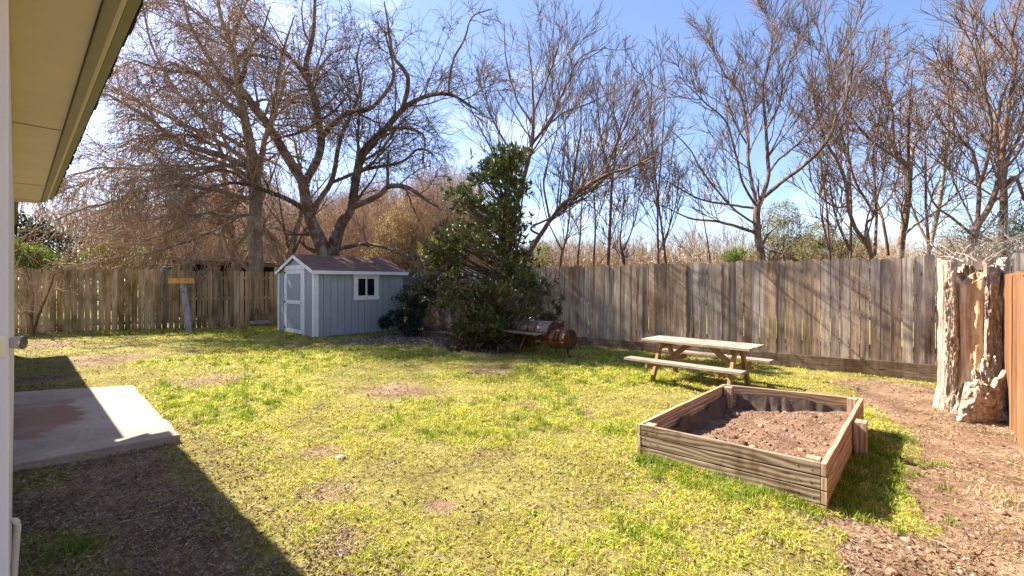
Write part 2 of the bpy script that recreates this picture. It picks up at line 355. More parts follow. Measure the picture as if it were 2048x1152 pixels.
# ------------------------------------------------------------------ zones of the yard
DIRT = [GP(*p) for p in ((1740,1300),(1700,1152),(1600,1080),(1560,1040),(1650,1015),(1760,1050),(1840,960),(1830,880),(1760,820),(1730,790),(1640,762),(1560,752),(1880,768),(2100,840),(2600,1000),(2600,1300))]
BED = [GP(1284,917), GP(1638,1013), GP(1722,880), GP(1452,815)]
SLAB = [GP(24,772,.11), GP(265,762,.11), GP(300,800,.11), GP(361,862,.11), GP(24,918,.11)]
SHED0 = np.array([-5.2, 11.9]); SL = 2.75; SW = 2.4
SHEDP = [SHED0, SHED0+TD*SW, SHED0+TD*SW+ND*SL, SHED0+ND*SL]
FR0 = np.array([8.4, 6.43]); FR1 = np.array([-5.32, 16.98]); FL1 = np.array([-17.0, 9.53])
CHIPS = [GP(*p) for p in ((640,690),(760,672),(800,665),(830,640),(930,640),(1000,690),(1060,710),(900,705),(860,690))]
spots = [(*GP(980,740), .9), (*GP(1050,812), .45), (*GP(800,780), 1.3), (*GP(640,900), .45), (*GP(660,985), .5), (*GP(1170,822), .3), (*GP(430,760), 1.2), (*GP(200,720), 1.6), (*GP(90,690), 1.4), (*GP(690,1080), .35), (*GP(1060,650), 1.2), (*GP(600,690), .8), (*GP(880,1010), .3), (*GP(60,760), 1.0), (*GP(1350,735), .5)]
def dirt_shade_mask(x, y):
    e = .35
    a = inpoly(x+(fbm(x*1.4, y*1.4, 5)-.5)*.9, y+(fbm(x*1.4+9, y*1.4, 6)-.5)*.9, DIRT)*1.0
    for (sx, sy, r) in spots:
        r = r*.75; dd = np.hypot((x-sx), (y-sy))/r*(.6+.8*fbm(x*2.2, y*2.2, 3)); a = np.maximum(a, np.clip(1.1-dd, 0, 1)*.8)
    a = np.maximum(a, inpoly(x, y, CHIPS)*.8)
    nn = x*ND[0]+y*ND[1]; a = np.maximum(a, np.clip((1.2-nn)/.4, 0, 1)*(y < 5)*np.clip((fbm(x*1.6, y*1.6, 71, 3)-.3)*3, 0, .62))  # bare brown ground along the house, also painting the eave shade darker
    return a
def gz(x, y):
    x = np.asarray(x, float); y = np.asarray(y, float)
    near = np.clip((26-np.hypot(x, y))/10, 0, 1)
    h = g0(x, y)+near*((fbm(x*.9, y*.9, 1, 3)-.5)*.06+(fbm(x*6, y*6, 2, 3)-.5)*.018)
    d = dirt_shade_mask(x, y)*near; h = h-d*.012+d*(fbm(x*11, y*11, 8, 3)-.5)*.03
    return h
def axis(a, b, st, far):
    v = list(np.arange(a, b, st)); s = st; u = v[-1]; dn = v[0]; s = st
    while u < far: s *= 1.25; u += s; v.append(u)
    s = st
    while dn > -far: s *= 1.25; dn -= s; v.insert(0, dn)
    return np.array(v)
X = axis(-17, 10, .06, 900); Y = axis(1.0, 18, .05, 900)
XX, YY = np.meshgrid(X, Y); ZZ = gz(XX, YY)
nx, ny = len(X), len(Y); idx = np.arange(nx*ny).reshape(ny, nx)
Q = np.stack([idx[:-1,:-1], idx[:-1,1:], idx[1:,1:], idx[1:,:-1]], -1).reshape(-1, 4)
b = MB(); b.add(np.stack([XX, YY, ZZ], -1), Q, np.stack([XX, YY], -1).reshape(-1, 2)[Q.reshape(-1)], a=dirt_shade_mask(XX, YY).reshape(-1)); struct(b.build('ground', M['ground'], smooth=True, attr='dirt'))

# ------------------------------------------------------------------ grass, litter, chips, clods
def sample(n, d0, d1, lat=1.3, p=0.0):
    d = np.exp(rng.uniform(math.log(d0), math.log(d1), n)); k = rng.uniform(-lat, lat, n)
    return k*d, d
def behind_fence(x, y, pad=0.0):
    def side(P, A, B_): return (B_[0]-A[0])*(P[1]-A[1])-(B_[1]-A[1])*(P[0]-A[0])
    r = side((x, y), FR0, FR1)/np.linalg.norm(FR1-FR0) < pad      # beyond the right fence
    l = side((x, y), FR1, FL1)/np.linalg.norm(FL1-FR1) < pad
    return r | l
STUMP = np.array([5.93, 5.80])
def blocked(x, y):
    return inpoly(x, y, BED) | inpoly(x, y, SLAB) | inpoly(x, y, SHEDP) | (np.hypot(x-STUMP[0], y-STUMP[1]) < .32) | behind_fence(x, y, .03) | ((x*ND[0]+y*ND[1]) < -.05)
def blades(b, x, y, h, wd, lean):
    n = len(x); z = gz(x, y)-.004; a = rng.uniform(0, 2*math.pi, n); dx = np.cos(a); dy = np.sin(a)
    b_ = rng.uniform(0, 2*math.pi, n); lx = np.cos(b_)*lean*h; ly = np.sin(b_)*lean*h
    V = np.stack([np.stack([x-dx*wd/2, y-dy*wd/2, z], 1), np.stack([x+dx*wd/2, y+dy*wd/2, z], 1),
                  np.stack([x+dx*wd*.38+lx*.35, y+dy*wd*.38+ly*.35, z+h*.6], 1), np.stack([x-dx*wd*.38+lx*.35, y-dy*wd*.38+ly*.35, z+h*.6], 1),
                  np.stack([x+lx, y+ly, z+h*np.sqrt(np.clip(1-lean**2*.35, .2, 1))], 1)], 1)
    i = np.arange(n)[:, None]*5
    b.add(V.reshape(-1, 3), i+np.array([[0,1,2,3]])); 
    b.V.append(np.zeros((0,3))); b.F.append(i+np.array([[3,2,4]])+b.n-5*n); b.U.append(np.zeros((3*n,2))); b.M.append(np.zeros(n)); b.A.append(np.zeros(0))
def lush(x, y):
    l = fbm(x*.55+3, y*.55, 21, 3)
    l = l+.25*np.exp(-((x+4)**2/9+(y-9.8)**2/2.5))+.3*np.exp(-((x-2.6)**2/6+(y-7.9)**2/1.2))+.2*np.exp(-((x-1.2)**2/.5+(y-2.9)**2/.5))
    bd = np.hypot(x-np.mean([p[0] for p in BED]), y-np.mean([p[1] for p in BED])); l = l+.22*np.exp(-((bd-1.0)/.35)**2)
    l = l-.30*np.clip((1.35-(x*ND[0]+y*ND[1]))/.5, 0, 1)*(y < 9)*(.5+fbm(x*2, y*2, 91, 2))
    return l-.28*np.clip(-(x+5)/4, 0, 1)*(y < 12)
x, y = sample(560000, 1.9, 17.5)
dm = dirt_shade_mask(x, y); ls = lush(x, y); cl = fbm(x*7, y*7, 31, 2)
keep = ~blocked(x, y) & (rng.uniform(0, 1, len(x)) < np.clip((ls-.22)*2.4, .12, 1)*np.clip((cl-.25)*3.2, .08, 1)*np.clip(1.02-dm*1.15, .03, 1))
x = x[keep]; y = y[keep]; d = np.hypot(x, y); ls = ls[keep]; cl = cl[keep]
h = rng.uniform(.012, .034, len(x))*(.6+np.clip(ls-.3, 0, .6)*2.2)*(1+.03*d)*(.6+cl); wd = .0022+.0011*d
b = MB(); blades(b, x, y, h, wd*rng.uniform(.6, 1.2, len(x)), rng.uniform(.5, 2.0, len(x)))
tag(b.build('grass', M['grass'], smooth=True), 'short patchy yellow-green lawn grass covering the yard', 'grass', kind='stuff')
# taller tufts
M['tuft'] = grassm('weed_green', [(.3,(.05,.11,.008)), (.6,(.12,.20,.02)), (.85,(.24,.30,.05))])
b = MB(); cx, cy = sample(3600, 2.2, 13); ll = lush(cx, cy); kp = ~blocked(cx, cy) & (ll > .56) & (dirt_shade_mask(cx, cy) < .5); cx = cx[kp]; cy = cy[kp]
ex = []
for e, (p0, p1) in enumerate(((BED[0], BED[1]), (BED[1], BED[2]))):
    for k in range(90 if e == 0 else 110):
        s = rng.uniform(0, 1); o = (p1-p0); nn = np.array([o[1], -o[0]])/np.linalg.norm(o); ex.append(p0+o*s+nn*abs(rng.normal(0, .10 if e == 0 else .2))+nn*.02)
ex = np.array(ex); cx = np.concatenate([cx, ex[:, 0]]); cy = np.concatenate([cy, ex[:, 1]])
hx = np.repeat(cx, 26); hy = np.repeat(cy, 26); hx = hx+rng.normal(0, .028, len(hx)); hy = hy+rng.normal(0, .028, len(hy)); kp = ~blocked(hx, hy); hx = hx[kp]; hy = hy[kp]
blades(b, hx, hy, rng.uniform(.03, .095, len(hx)), (.003+.0007*np.hypot(hx, hy)), rng.uniform(.1, 1.0, len(hx)))
tag(b.build('grass_tufts', grassm('green_tufts', [(.3,(.05,.11,.008)), (.6,(.15,.24,.02)), (.85,(.30,.34,.05))]), smooth=True), 'taller green grass tufts along the raised bed and under the picnic table', 'grass', kind='stuff')
def flakes(b, x, y, z, sz, tilt=.5, asp=.6):
    n = len(x); a = rng.uniform(0, 2*math.pi, n); t = rng.normal(0, tilt, n); t2 = rng.normal(0, tilt, n)
    u = np.stack([np.cos(a), np.sin(a), t], 1); v = np.stack([-np.sin(a), np.cos(a), t2], 1)*asp
    c = np.stack([x, y, z], 1); s_ = sz[:, None]
    V = np.stack([c-u*s_, c+v*s_*.8-u*s_*.1, c+u*s_, c-v*s_*.8+u*s_*.15], 1)
    V[:, 1, 2] += sz*.25; b.add(V.reshape(-1, 3), np.arange(n)[:, None]*4+np.array([[0,1,2,3]]))
x, y = sample(95000, 1.9, 16)
n_ = x*ND[0]+y*ND[1]; pr = .26+1.3*np.clip((1.6-n_), 0, 1)*(y < 5.5)+.5*np.clip(-(x+6)/4, 0, 1)+.4*(fbm(x*1.3, y*1.3, 44, 3) > .6)  # thicker litter beside the house, its dark colour also deepening the shade
kp = ~blocked(x, y) & (rng.uniform(0, 1, len(x)) < pr*.8); x = x[kp]; y = y[kp]
b = MB(); flakes(b, x, y, gz(x, y)+.008+rng.uniform(0, .012, len(x)), rng.uniform(.005, .013, len(x))*(1+.08*y))
tag(b.build('leaf_litter', M['litter']), 'small dry brown leaves scattered over lawn and house shade', 'leaf litter', kind='stuff')
xs = rng.uniform(-5.5, 1.5, 15000); ys = rng.uniform(9, 16, 15000)
mk_ = (inpoly(xs+(fbm(xs, ys, 4)-.5)*1.2, ys+(fbm(xs, ys, 9)-.5)*.8, CHIPS)) & ~blocked(xs, ys); xs = xs[mk_]; ys = ys[mk_]
b = MB(); flakes(b, xs, ys, gz(xs, ys)+.015+rng.uniform(0, .02, len(xs)), rng.uniform(.014, .035, len(xs)))
tag(b.build('wood_chips', M['chips']), 'grey wood chips lying between shed and magnolia', 'wood chips', kind='stuff')
# straw stems lying on the dirt
x, y = sample(60000, 1.9, 14); dmm = dirt_shade_mask(x, y); fb = fbm(x*1.8, y*1.8, 61, 3)
kp = ~blocked(x, y) & (rng.uniform(0, 1, len(x)) < np.where(dmm > .3, np.clip((fb-.42)*3, .04, 1), .22)); x = x[kp]; y = y[kp]; n = len(x)
a = rng.uniform(0, 2*math.pi, n); ln = rng.uniform(.015, .06, n); z = gz(x, y)+.006
P = np.stack([np.stack([x, y, z], 1), np.stack([x+np.cos(a)*ln*.5, y+np.sin(a)*ln*.5, z+rng.uniform(.003, .014, n)], 1), np.stack([x+np.cos(a+.4)*ln, y+np.sin(a+.4)*ln, z+rng.uniform(-.004, .01, n)], 1)], 1)
b = MB(); b.tubes(P, np.full((n, 3), .0009)+.00035*y[:, None], 3)
tag(b.build('dry_straw', M['straw'], smooth=True), 'dead straw stems lying over dirt and lawn', 'straw', kind='stuff')
def blob(b, c, r, sq=(1,1,.6), seed=0, nu=8, nv=6, rough=.35):
    th = np.linspace(0, math.pi, nv); ph = np.arange(nu)*2*math.pi/nu
    T_, P_ = np.meshgrid(th, ph, indexing='ij'); rr = r*(1+rough*(hsh(np.round(T_*7), np.round(P_*5), seed)-.5)*2)
    rr[0] = rr[0].mean(); rr[-1] = rr[-1].mean()
    V = np.stack([rr*np.sin(T_)*np.cos(P_)*sq[0], rr*np.sin(T_)*np.sin(P_)*sq[1], rr*np.cos(T_)*sq[2]], -1)+np.array(c)
    i = np.arange(nu*nv).reshape(nv, nu); A = i[:-1]; B_ = i[1:]
    b.add(V.reshape(-1, 3), np.stack([A, B_, np.roll(B_, -1, 1), np.roll(A, -1, 1)], -1).reshape(-1, 4))
b = MB(); x, y = sample(9000, 2.0, 11); dmm = dirt_shade_mask(x, y); kp = ~blocked(x, y) & (dmm > .45) & (x > 0); x = x[kp]; y = y[kp]
for k in range(len(x)): blob(b, (x[k], y[k], gz(x[k], y[k])), .006*math.exp(rng.normal(0, .55))*(1+.06*y[k]), (1, 1.1, .7), k, 5, 4)
tag(b.build('soil_clods', M['clod'], smooth=True), 'small crumbs of brown soil on the bare dirt', 'soil', kind='stuff')

# ------------------------------------------------------------------ concrete slab
b = MB(); sp = np.array(SLAB+[GP(-300, 950, .11), GP(-300, 760, .11)])
pts = []
for k in range(len(sp)):
    p, q_ = sp[k], sp[(k+1) % len(sp)]; n = max(2, int(np.linalg.norm(q_-p)/.06))
    for j in range(n):
        s = p+(q_-p)*j/n; pts.append(s+(fbm(s[0]*2.5, s[1]*2.5, 3)-.5)*.03+(fbm(s[0]*16, s[1]*16, 4)-.5)*.03)
sp = [sp[0], sp[1], sp[2], sp[3], sp[4], sp[5], sp[6]]
zt = g0(-3.4, 4.4)+.085
# top as a fine grid clipped by the outline, walls round it
pts = np.array(pts); n = len(pts); cen = pts.mean(0)
rings = [cen+(pts-cen)*f for f in np.linspace(1, 0.02, 26)]
V = []; A = []
STN = [GP(24,800,.11), GP(138,788,.11), GP(172,830,.11), GP(120,845,.11), GP(60,870,.11), GP(-200,880,.11), GP(-200,805,.11)]
for r_ in rings:
    zz = zt+(fbm(r_[:, 0]*2, r_[:, 1]*2, 5)-.5)*.012
    if r_ is rings[0]: zz = zz-.012
    V.append(np.stack([r_[:, 0], r_[:, 1], zz], 1)); A.append(inpoly(r_[:, 0]+(fbm(r_[:, 0]*5, r_[:, 1]*5, 3)-.5)*.25, r_[:, 1], STN)*np.clip((fbm(r_[:, 0]*3, r_[:, 1]*3, 15)-.2)*3, .2, 1))
bt = pts-(pts-cen)/np.linalg.norm(pts-cen, axis=1)[:, None]*.02
V.insert(0, np.stack([bt[:, 0], bt[:, 1], np.full(n, zt-.16)], 1)); A.insert(0, np.zeros(n))
nr = len(V); i = np.arange(nr*n).reshape(nr, n); A_ = i[:-1]; B_ = i[1:]
b.add(np.concatenate(V), np.stack([A_, np.roll(A_, -1, 1), np.roll(B_, -1, 1), B_], -1).reshape(-1, 4), a=np.concatenate(A))
tag(struct(b.build('patio_slab', M['concrete'], smooth=False, attr='stain')), None, None)

# ------------------------------------------------------------------ fences
def fence(name, label, A, B_, ztop0, ztop1, zb0, zb1, m, seed, gapf=.010, ret=None, skip=(), pitch=.143, thick=.017, post_side=1, cut=None):
    root = thing(name, label, 'fence'); ln = np.linalg.norm(B_-A); a = (B_-A)/ln; nrm = np.array([a[1], -a[0]])*post_side   # towards the neighbour
    a3 = np.array([a[0], a[1], 0]); r = np.random.default_rng(seed); b = MB(); s = 0
    while s < ln:
        wd = pitch-r.uniform(.002, gapf*1.6); f = s/ln; zt = ztop0+(ztop1-ztop0)*f+r.normal(0, .014); zb = zb0+(zb1-zb0)*f+r.normal(0, .012)
        p = A+a*(s+wd/2); tl = r.normal(0, .006); h = zt-zb; ear = .028
        ax = a3+np.array([nrm[0], nrm[1], 0])*r.normal(0, .04); ax /= np.linalg.norm(ax)
        ay = np.array([a[0]*tl+nrm[0]*r.normal(0, .004), a[1]*tl+nrm[1]*r.normal(0, .004), 1.]); ay -= ax*np.dot(ax, ay); ay /= np.linalg.norm(ay)
        P = [(-wd/2, 0), (wd/2, 0), (wd/2, h-ear), (wd/2-ear, h), (-wd/2+ear, h), (-wd/2, h-ear)]
        o = r.normal(0, .003)
        if not any(s0 < s < s1 for s0, s1 in skip): b.prism(P, -thick/2+o, thick/2+o, ax, ay, (p[0], p[1], zb))
        s += pitch*(1+r.normal(0, .03))
    b.build('picket_panel', m, root)
    n3 = np.array([nrm[0], nrm[1], 0])
    for fz in (.14, .52, .88):
        b = MB(); z0 = zb0+(ztop0-zb0)*fz; z1 = zb1+(ztop1-zb1)*fz
        k = 0; step = 2.4
        while k*step < ln:
            e = min(ln, (k+1)*step); f0 = k*step/ln; f1 = e/ln
            b.board([*(A+a*k*step+nrm*.034), z0+(z1-z0)*f0], [*(A+a*(e-.004)+nrm*.034), z0+(z1-z0)*f1], .085, .037, (0,0,1)); k += 1
        b.build('rail', m, root)
    k = 0
    while k*2.4 <= ln:
        b = MB(); p = A+a*k*2.4+nrm*.10; f = k*2.4/ln; b.board([*p, -.4], [*p, ztop0+(ztop1-ztop0)*f-.08], .09, .09, a3); b.build('post', m, root); k += 1
    if ret:
        k = 0; step = 2.6
        for row, (za, zc) in enumerate(ret):
            b = MB(); k = 0
            while k*step < ln:
                s0 = max(0, k*step-(.0 if row == 0 else 1.1)); e = min(ln, (k+1)*step-(.0 if row == 0 else 1.1)); off = -nrm*(.03+.006*row+r.uniform(0, .008))
                zj = r.normal(0, .008)
                b.board([*(A+a*(s0+.003)+off), (za+zc)/2+zj], [*(A+a*(e-.003)+off), (za+zc)/2+zj+r.normal(0, .008)], abs(zc-za)-.008, .036, (0,0,1)); k += 1
            b.build('retaining_board', M['fence_rot'], root)
    return root
fence('fence', 'long grey weathered picket fence over dark retaining boards behind the picnic table', FR0, FR1, CZ+.435, CZ+.42, CZ-1.405, CZ-1.42, M['fence_grey'], 3, gapf=.008, ret=((CZ-1.38, CZ-1.535), (CZ-1.535, CZ-1.72)), post_side=-1 if False else 1)
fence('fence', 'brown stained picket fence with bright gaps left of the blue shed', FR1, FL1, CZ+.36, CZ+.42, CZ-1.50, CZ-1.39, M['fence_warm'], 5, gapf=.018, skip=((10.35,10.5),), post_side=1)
# newer fence at the right edge: runs away from the house along ND
A = np.array([5.66, 5.1]); fence('fence', 'newer reddish cedar fence at the right edge beside the hollow stump', A+ND*2.0, A-ND*5.2, CZ+.10, CZ+.10, CZ-1.70, CZ-1.70, M['fence_new'], 9, gapf=.004, pitch=.14, post_side=-1)

# ------------------------------------------------------------------ house
def slabTN(b, t0, t1, n0, n1, z0, z1, m=0):
    c = [TN(t, n) for t in (t0, t1) for n in (n0, n1)]; p = np.mean(c, 0); p[2] = (z0+z1)/2
    b.box(p, (abs(t1-t0), abs(n1-n0), abs(z1-z0)), math.atan2(TD[1], TD[0]), m)
house = thing('house', 'cream painted house wall and eave at the left edge of the yard', 'house')
sz = CZ+.955
for a_ in ((2.05, 8.6, -.2, -.016), (-4, -.9, -.2, -.016), (8.4, 8.6, -5, -.21)):
    b = MB(); slabTN(b, *a_, .1, sz, 0); b.build('wall', M['cream'], house)
b = MB(); slabTN(b, 1.94, 2.045, -.16, -.0145, .3, sz-.01, 0); jb = b.build('door_frame', M['jamb'], house, bevel=.004)
b = MB(); slabTN(b, -4, 7.62, -.19, .196, sz+.003, sz+.09); b.build('soffit', M['cream'], house)
for t_ in (1.6, 4.0, 6.42):
    b = MB(); slabTN(b, t_, t_+.01, -.19, .19, sz-.001, sz+.002); b.build('soffit_joint', M['cream_dark'], house)
b = MB(); slabTN(b, -4, 7.66, .20, .238, sz-.012, sz+.10); b.build('fascia', M['cream_dark'], house, bevel=.004)
b = MB(); slabTN(b, -4, 7.70, .241, .262, sz+.03, sz+.125); b.build('trim_strip', M['cream'], house, bevel=.004)
b = MB(); slabTN(b, -4, 7.80, .265, .300, sz+.045, sz+.135); b.build('trim_strip', M['olive'], house, bevel=.004)
b = MB()
rz_ = sz+.14
for k in range(80):
    t0 = -4+k*.16; t1 = t0+.158
    if t1 > 8.12: break
    j = rng.uniform(-.006, .006); slabTN(b, t0, t1, .18, .335+j, rz_-.014+rng.uniform(-.003, .003), rz_+.006)
o = b.build('shingle_edge', M['tar'], house, bevel=.002)
b = MB(); Pq = [TN(-4, .18, rz_+.002), TN(8.1, .18, rz_+.002), TN(8.1, -4, rz_+1.5), TN(-4, -4, rz_+1.5)]
b.add(Pq+[p+np.array([0,0,.05]) for p in Pq], [[0,1,2,3],[7,6,5,4],[0,4,5,1],[1,5,6,2],[2,6,7,3],[3,7,4,0]]); b.build('roof', M['shingle'], house)
b = MB(); slabTN(b, 7.625, 7.66, -.19, .199, sz-.03, sz+.08); b.build('trim_strip', M['cream'], house)
# rear wing further along the wall: eave and siding
wing = thing('house_wing', 'olive sided far end of the house seen past the eave', 'house')
b = MB(); slabTN(b, 8.62, 14.2, -4, -.30, .1, sz-.03); b.build('wall', M['olive'], wing)
b = MB(); slabTN(b, 8.05, 14.85, -4, .02, sz+.092, sz+.12); b.build('roof', M['tar'], wing)
b = MB()
for k in range(3): slabTN(b, 8.1, 11.2, -.04+.018*k, -.026+.018*k, sz-.035+.03*k, sz+.09)
b.build('eave_board', M['olive'], wing)
# knob
kr = thing('door_knob', 'satin nickel door knob on the white frame at the left edge', 'door knob')
def lathe(b, p, ax, prof, k=20, m=0):
    ax = np.array(ax, float); ax /= np.linalg.norm(ax); P = np.array([np.array(p)+ax*l for l, r in prof]); 
    b.tubes(P, np.array([r for l, r in prof]), k, m, cap=True)
K0 = W(15.5, 686, 1.36); kd = np.array([.93, .36, .0])
b = MB(); lathe(b, K0-kd*.01, kd, [(0,.019),(.007,.019),(.008,.009),(.022,.009)]); b.build('shank', M['steel'], kr, smooth=False)
b = MB(); lathe(b, K0-kd*.01, kd, [(.016,.012),(.018,.0165),(.022,.0185),(.044,.0205),(.047,.019),(.0475,.005)], 28); b.build('knob', M['steel'], kr, smooth=False)
b = MB(); slabTN(b, 1.931, 1.9385, -.045, -.018, W(0,705,1.36)[2], W(0,665,1.36)[2]); b.build('latch_plate', M['steel'], kr)
# condensate pipe at the wall
b = MB(); P = [W(12,1042,1.9), W(30,1041,1.9), W(34,1045,1.9), W(35,1052,1.9), W(33,1075,1.9), W(27,1160,1.9)]; P.append(np.array([P[-1][0], P[-1][1], 0]))
b.tubes(np.array(P), np.full(len(P), .0115), 14, cap=True); tag(b.build('drain_pipe', M['pvc'], smooth=True), 'cream bent drain pipe coming out of the house wall near the bottom left', 'pipe')

# ------------------------------------------------------------------ shed
shed = thing('garden_shed', 'blue grey gable shed with white trim and brown shingle roof', 'shed')
zg = .065; zw = CZ+.30; zr = CZ+.74
def SH(s, n, z): return np.array([*(SHED0+TD*s+ND*n), z])      # s along the gable from the near corner, n along the long side
sa = math.atan2(TD[1], TD[0])
def sbox(b, s0, s1, n0, n1, z0, z1, m=0):
    c = (SH(s0, n0, z0)+SH(s1, n1, z1))/2; b.box(c, (abs(s1-s0), abs(n1-n0), abs(z1-z0)), sa, m)
b = MB(); sbox(b, -.0, SW, .0, SL, -.05, zg+.045); b.build('base', plain('shed_base_wood', (.22,.17,.13), .8, .4, 8), shed)
b = MB(); z0 = zg+.05; ri = (zr-zw)
def wpanel(b, s0, s1):      # gable piece between s0 and s1
    top = lambda s: zw+ri*(1-abs(s-SW/2)/(SW/2))
    ss = [s0]+([SW/2] if s0 < SW/2 < s1 else [])+[s1]
    P = [(s0, z0), (s1, z0)]+[(s, top(s)-.02) for s in reversed(ss)]
    b.prism(P, -.03, .0, [TD[0], TD[1], 0], [0,0,1], SH(0, 0, 0) if False else [*(SHED0), 0])
pit = .20; s = .03
while s < SW-.03:
    e = min(s+pit-.012, SW-.03); wpanel(b, s, e); s += pit
sbox(b, .03, SW-.03, .031, .045, z0, zw-.02)
s = .03
while s < SL-.03:
    e = min(s+pit-.012, SL-.03)
    # keep the window opening clear
    if e < 1.16 or s > 1.80: sbox(b, .0, .03, s, e, z0, zw)
    else:
        sbox(b, .0, .03, s, e, z0, CZ-.44); sbox(b, .0, .03, s, e, CZ+.17, zw)
    s += pit
sbox(b, .031, .04, .05, 1.14, z0, zw-.01); sbox(b, .031, .04, 1.82, SL-.05, z0, zw-.01); sbox(b, .031, .04, 1.14, 1.82, z0, CZ-.44); sbox(b, .031, .04, 1.14, 1.82, CZ+.17, zw-.01)
sbox(b, SW-.03, SW, .03, SL, z0, zw); sbox(b, .03, SW-.03, SL-.03, SL, z0, zw)
b.build('wall', M['siding'], shed)
for (s0, s1, n0, n1) in ((-.022, .085, -.052, -.032), (-.024, -.003, -.031, .075), (SW-.085, SW+.02, -.052, -.032)): b = MB(); sbox(b, s0, s1, n0, n1, z0-.01, zw-.0); b.build('corner_trim', M['white'], shed, bevel=.003)
# roof slabs, rake boards, eaves
ov = .10; dn = ri/(SW/2)
for sd in (0, 1):
    b = MB(); f = (lambda s: s) if sd == 0 else (lambda s: SW-s)
    e0 = -.10; P = []
    for n in (-ov, SL+ov):
        for s_ in (e0, SW/2): P.append(SH(f(s_), n, zw+dn*s_+.035))
    V = P+[p+np.array([0,0,.028]) for p in P]
    uvs = [(-ov, 0), (-ov, 1.45), (SL+ov, 0), (SL+ov, 1.45)]*2
    Fs = [[0,1,3,2],[4,6,7,5],[0,4,5,1],[2,3,7,6],[0,2,6,4],[1,5,7,3]]
    b.add(V, Fs, [uvs[v] for fc in Fs for v in fc]); b.build('roof', M['shingle'], shed)
b = MB()
for sd in (0, 1):
    f = (lambda s: s) if sd == 0 else (lambda s: SW-s)
    for n in (-ov+.0, SL+ov-.02):
        p0 = SH(f(-.10), n, zw-.10*dn-.010); p1 = SH(f(SW/2), n, zw+ri-.010); b = MB(); b.board(p0, p1, .085, .02, (0,0,1)); b.build('rake_board', M['white'], shed, bevel=.002)
for a_ in ((-.125, -.105), (SW+.105, SW+.125)): b = MB(); sbox(b, *a_, -ov, SL+ov, zw-.075, zw+.018); b.build('eave_board', M['white'], shed, bevel=.002)
# door
dr = None
b = MB(); zd0 = zg+.08; zd1 = CZ+.365-.02
fw = .10; s0, s1 = .66, 1.83
sbox(b, s0+fw, s1-fw, -.050, -.034, zd0+fw, zd1-fw); dr = b.build('door', M['siding'], shed)
b = MB()
for (a_, c_) in ((s0, s0+fw), (s1-fw, s1)): sbox(b, a_, c_, -.066, -.034, zd0, zd1)
for z in (zd0+fw/2, (zd0+zd1)/2-.02, zd1-fw/2): sbox(b, s0+fw+.001, s1-fw-.001, -.064, -.034, z-fw/2, z+fw/2)
b.build('door_frame', M['white'], dr, bevel=.003)
for z in (zd0+.12, (zd0+zd1)/2-.02, zd1-.06): b = MB(); sbox(b, s1-.03, s1+.05, -.076, -.067, z-.03, z+.03); b.build('hinge', M['dark_metal'], dr)
b = MB(); sbox(b, s0+.02, s0+.11, -.080, -.067, (zd0+zd1)/2-.035, (zd0+zd1)/2-.015); b.build('latch', M['dark_metal'], dr)
for a_ in ((s0-.105, s0-.01, z0, zw+.16), (s1+.012, s1+.06, z0, zw+.12), (s0-.005, s1+.006, zd1+.012, zd1+.14)): b = MB(); sbox(b, a_[0], a_[1], -.060, -.033, a_[2], a_[3]); b.build('door_casing', M['white'], shed, bevel=.003)
# window
b = MB(); wz0, wz1 = CZ-.50, CZ+.235; w0, w1 = 1.085, 1.87
sbox(b, -.026, -.003, w0, w0+.11, wz0+.10, wz1-.10); sbox(b, -.026, -.003, w1-.11, w1, wz0+.10, wz1-.10)
sbox(b, -.030, -.003, w0-.015, w1+.015, wz1-.099, wz1); sbox(b, -.030, -.003, w0-.015, w1+.015, wz0, wz0+.099)
wf = b.build('window', M['white'], shed, bevel=.003)
b = MB(); i0, i1 = w0+.112, w1-.112; za, zb = wz0+.102, wz1-.101
for (a_, c_) in ((i0, i0+.022), (i1-.022, i1), ((i0+i1)/2-.022, (i0+i1)/2+.022)): sbox(b, -.014, .018, a_, c_, za, zb)
sbox(b, -.013, .018, i0+.023, (i0+i1)/2-.023, za, za+.022); sbox(b, -.013, .018, i0+.023, (i0+i1)/2-.023, zb-.022, zb)
sbox(b, -.013, .018, (i0+i1)/2+.023, i1-.023, za, za+.022); sbox(b, -.013, .018, (i0+i1)/2+.023, i1-.023, zb-.022, zb); b.build('sash', M['white'], wf)
b = MB(); sbox(b, .005, .009, i0+.02, (i0+i1)/2-.02, za+.02, zb-.02); b.build('pane', M['glass'], wf); b = MB(); sbox(b, .005, .009, (i0+i1)/2+.02, i1-.02, za+.02, zb-.02); b.build('pane', M['glass'], wf)
b = MB(); sbox(b, .05, .06, w0, w1, wz0, wz1); b.build('interior_shade', M['black'], shed)

# ------------------------------------------------------------------ neighbour's carport behind the left fence
cp = thing('carport', 'low tin roofed lean-to behind the left fence by the tree trunks', 'carport')
c0 = W(345, 516, 15.6); c1 = W(560, 527, 20.5); b = MB()
dirc = (c1-c0)/np.linalg.norm(c1-c0); sd = np.array([-.55, .83, .0])
for k in range(22):
    a_ = c0+(c1-c0)*k/22; e_ = c0+(c1-c0)*(k+.93)/22; V = [a_, e_, e_+sd*3+[0,0,.05], a_+sd*3+[0,0,.05]]; V = V+[v+np.array([0,0,.03+.02*(k % 2)]) for v in V]
    b.add(V, [[3,2,1,0],[4,5,6,7],[0,1,5,4],[1,2,6,5],[2,3,7,6],[3,0,4,7]])
b.build('roof', M['tin'], cp)
b = MB(); b.board(c0-[0,0,.13], c1-[0,0,.13], .11, .05, (0,0,1)); b.build('beam', M['fence_rot'], cp)
for f in (.02, .35, .68, .97):
    b = MB(); p = c0+(c1-c0)*f; b.board([p[0], p[1], 0], [p[0], p[1], p[2]-.24], .14, .14, dirc); b.build('post', M['table_leg'], cp)
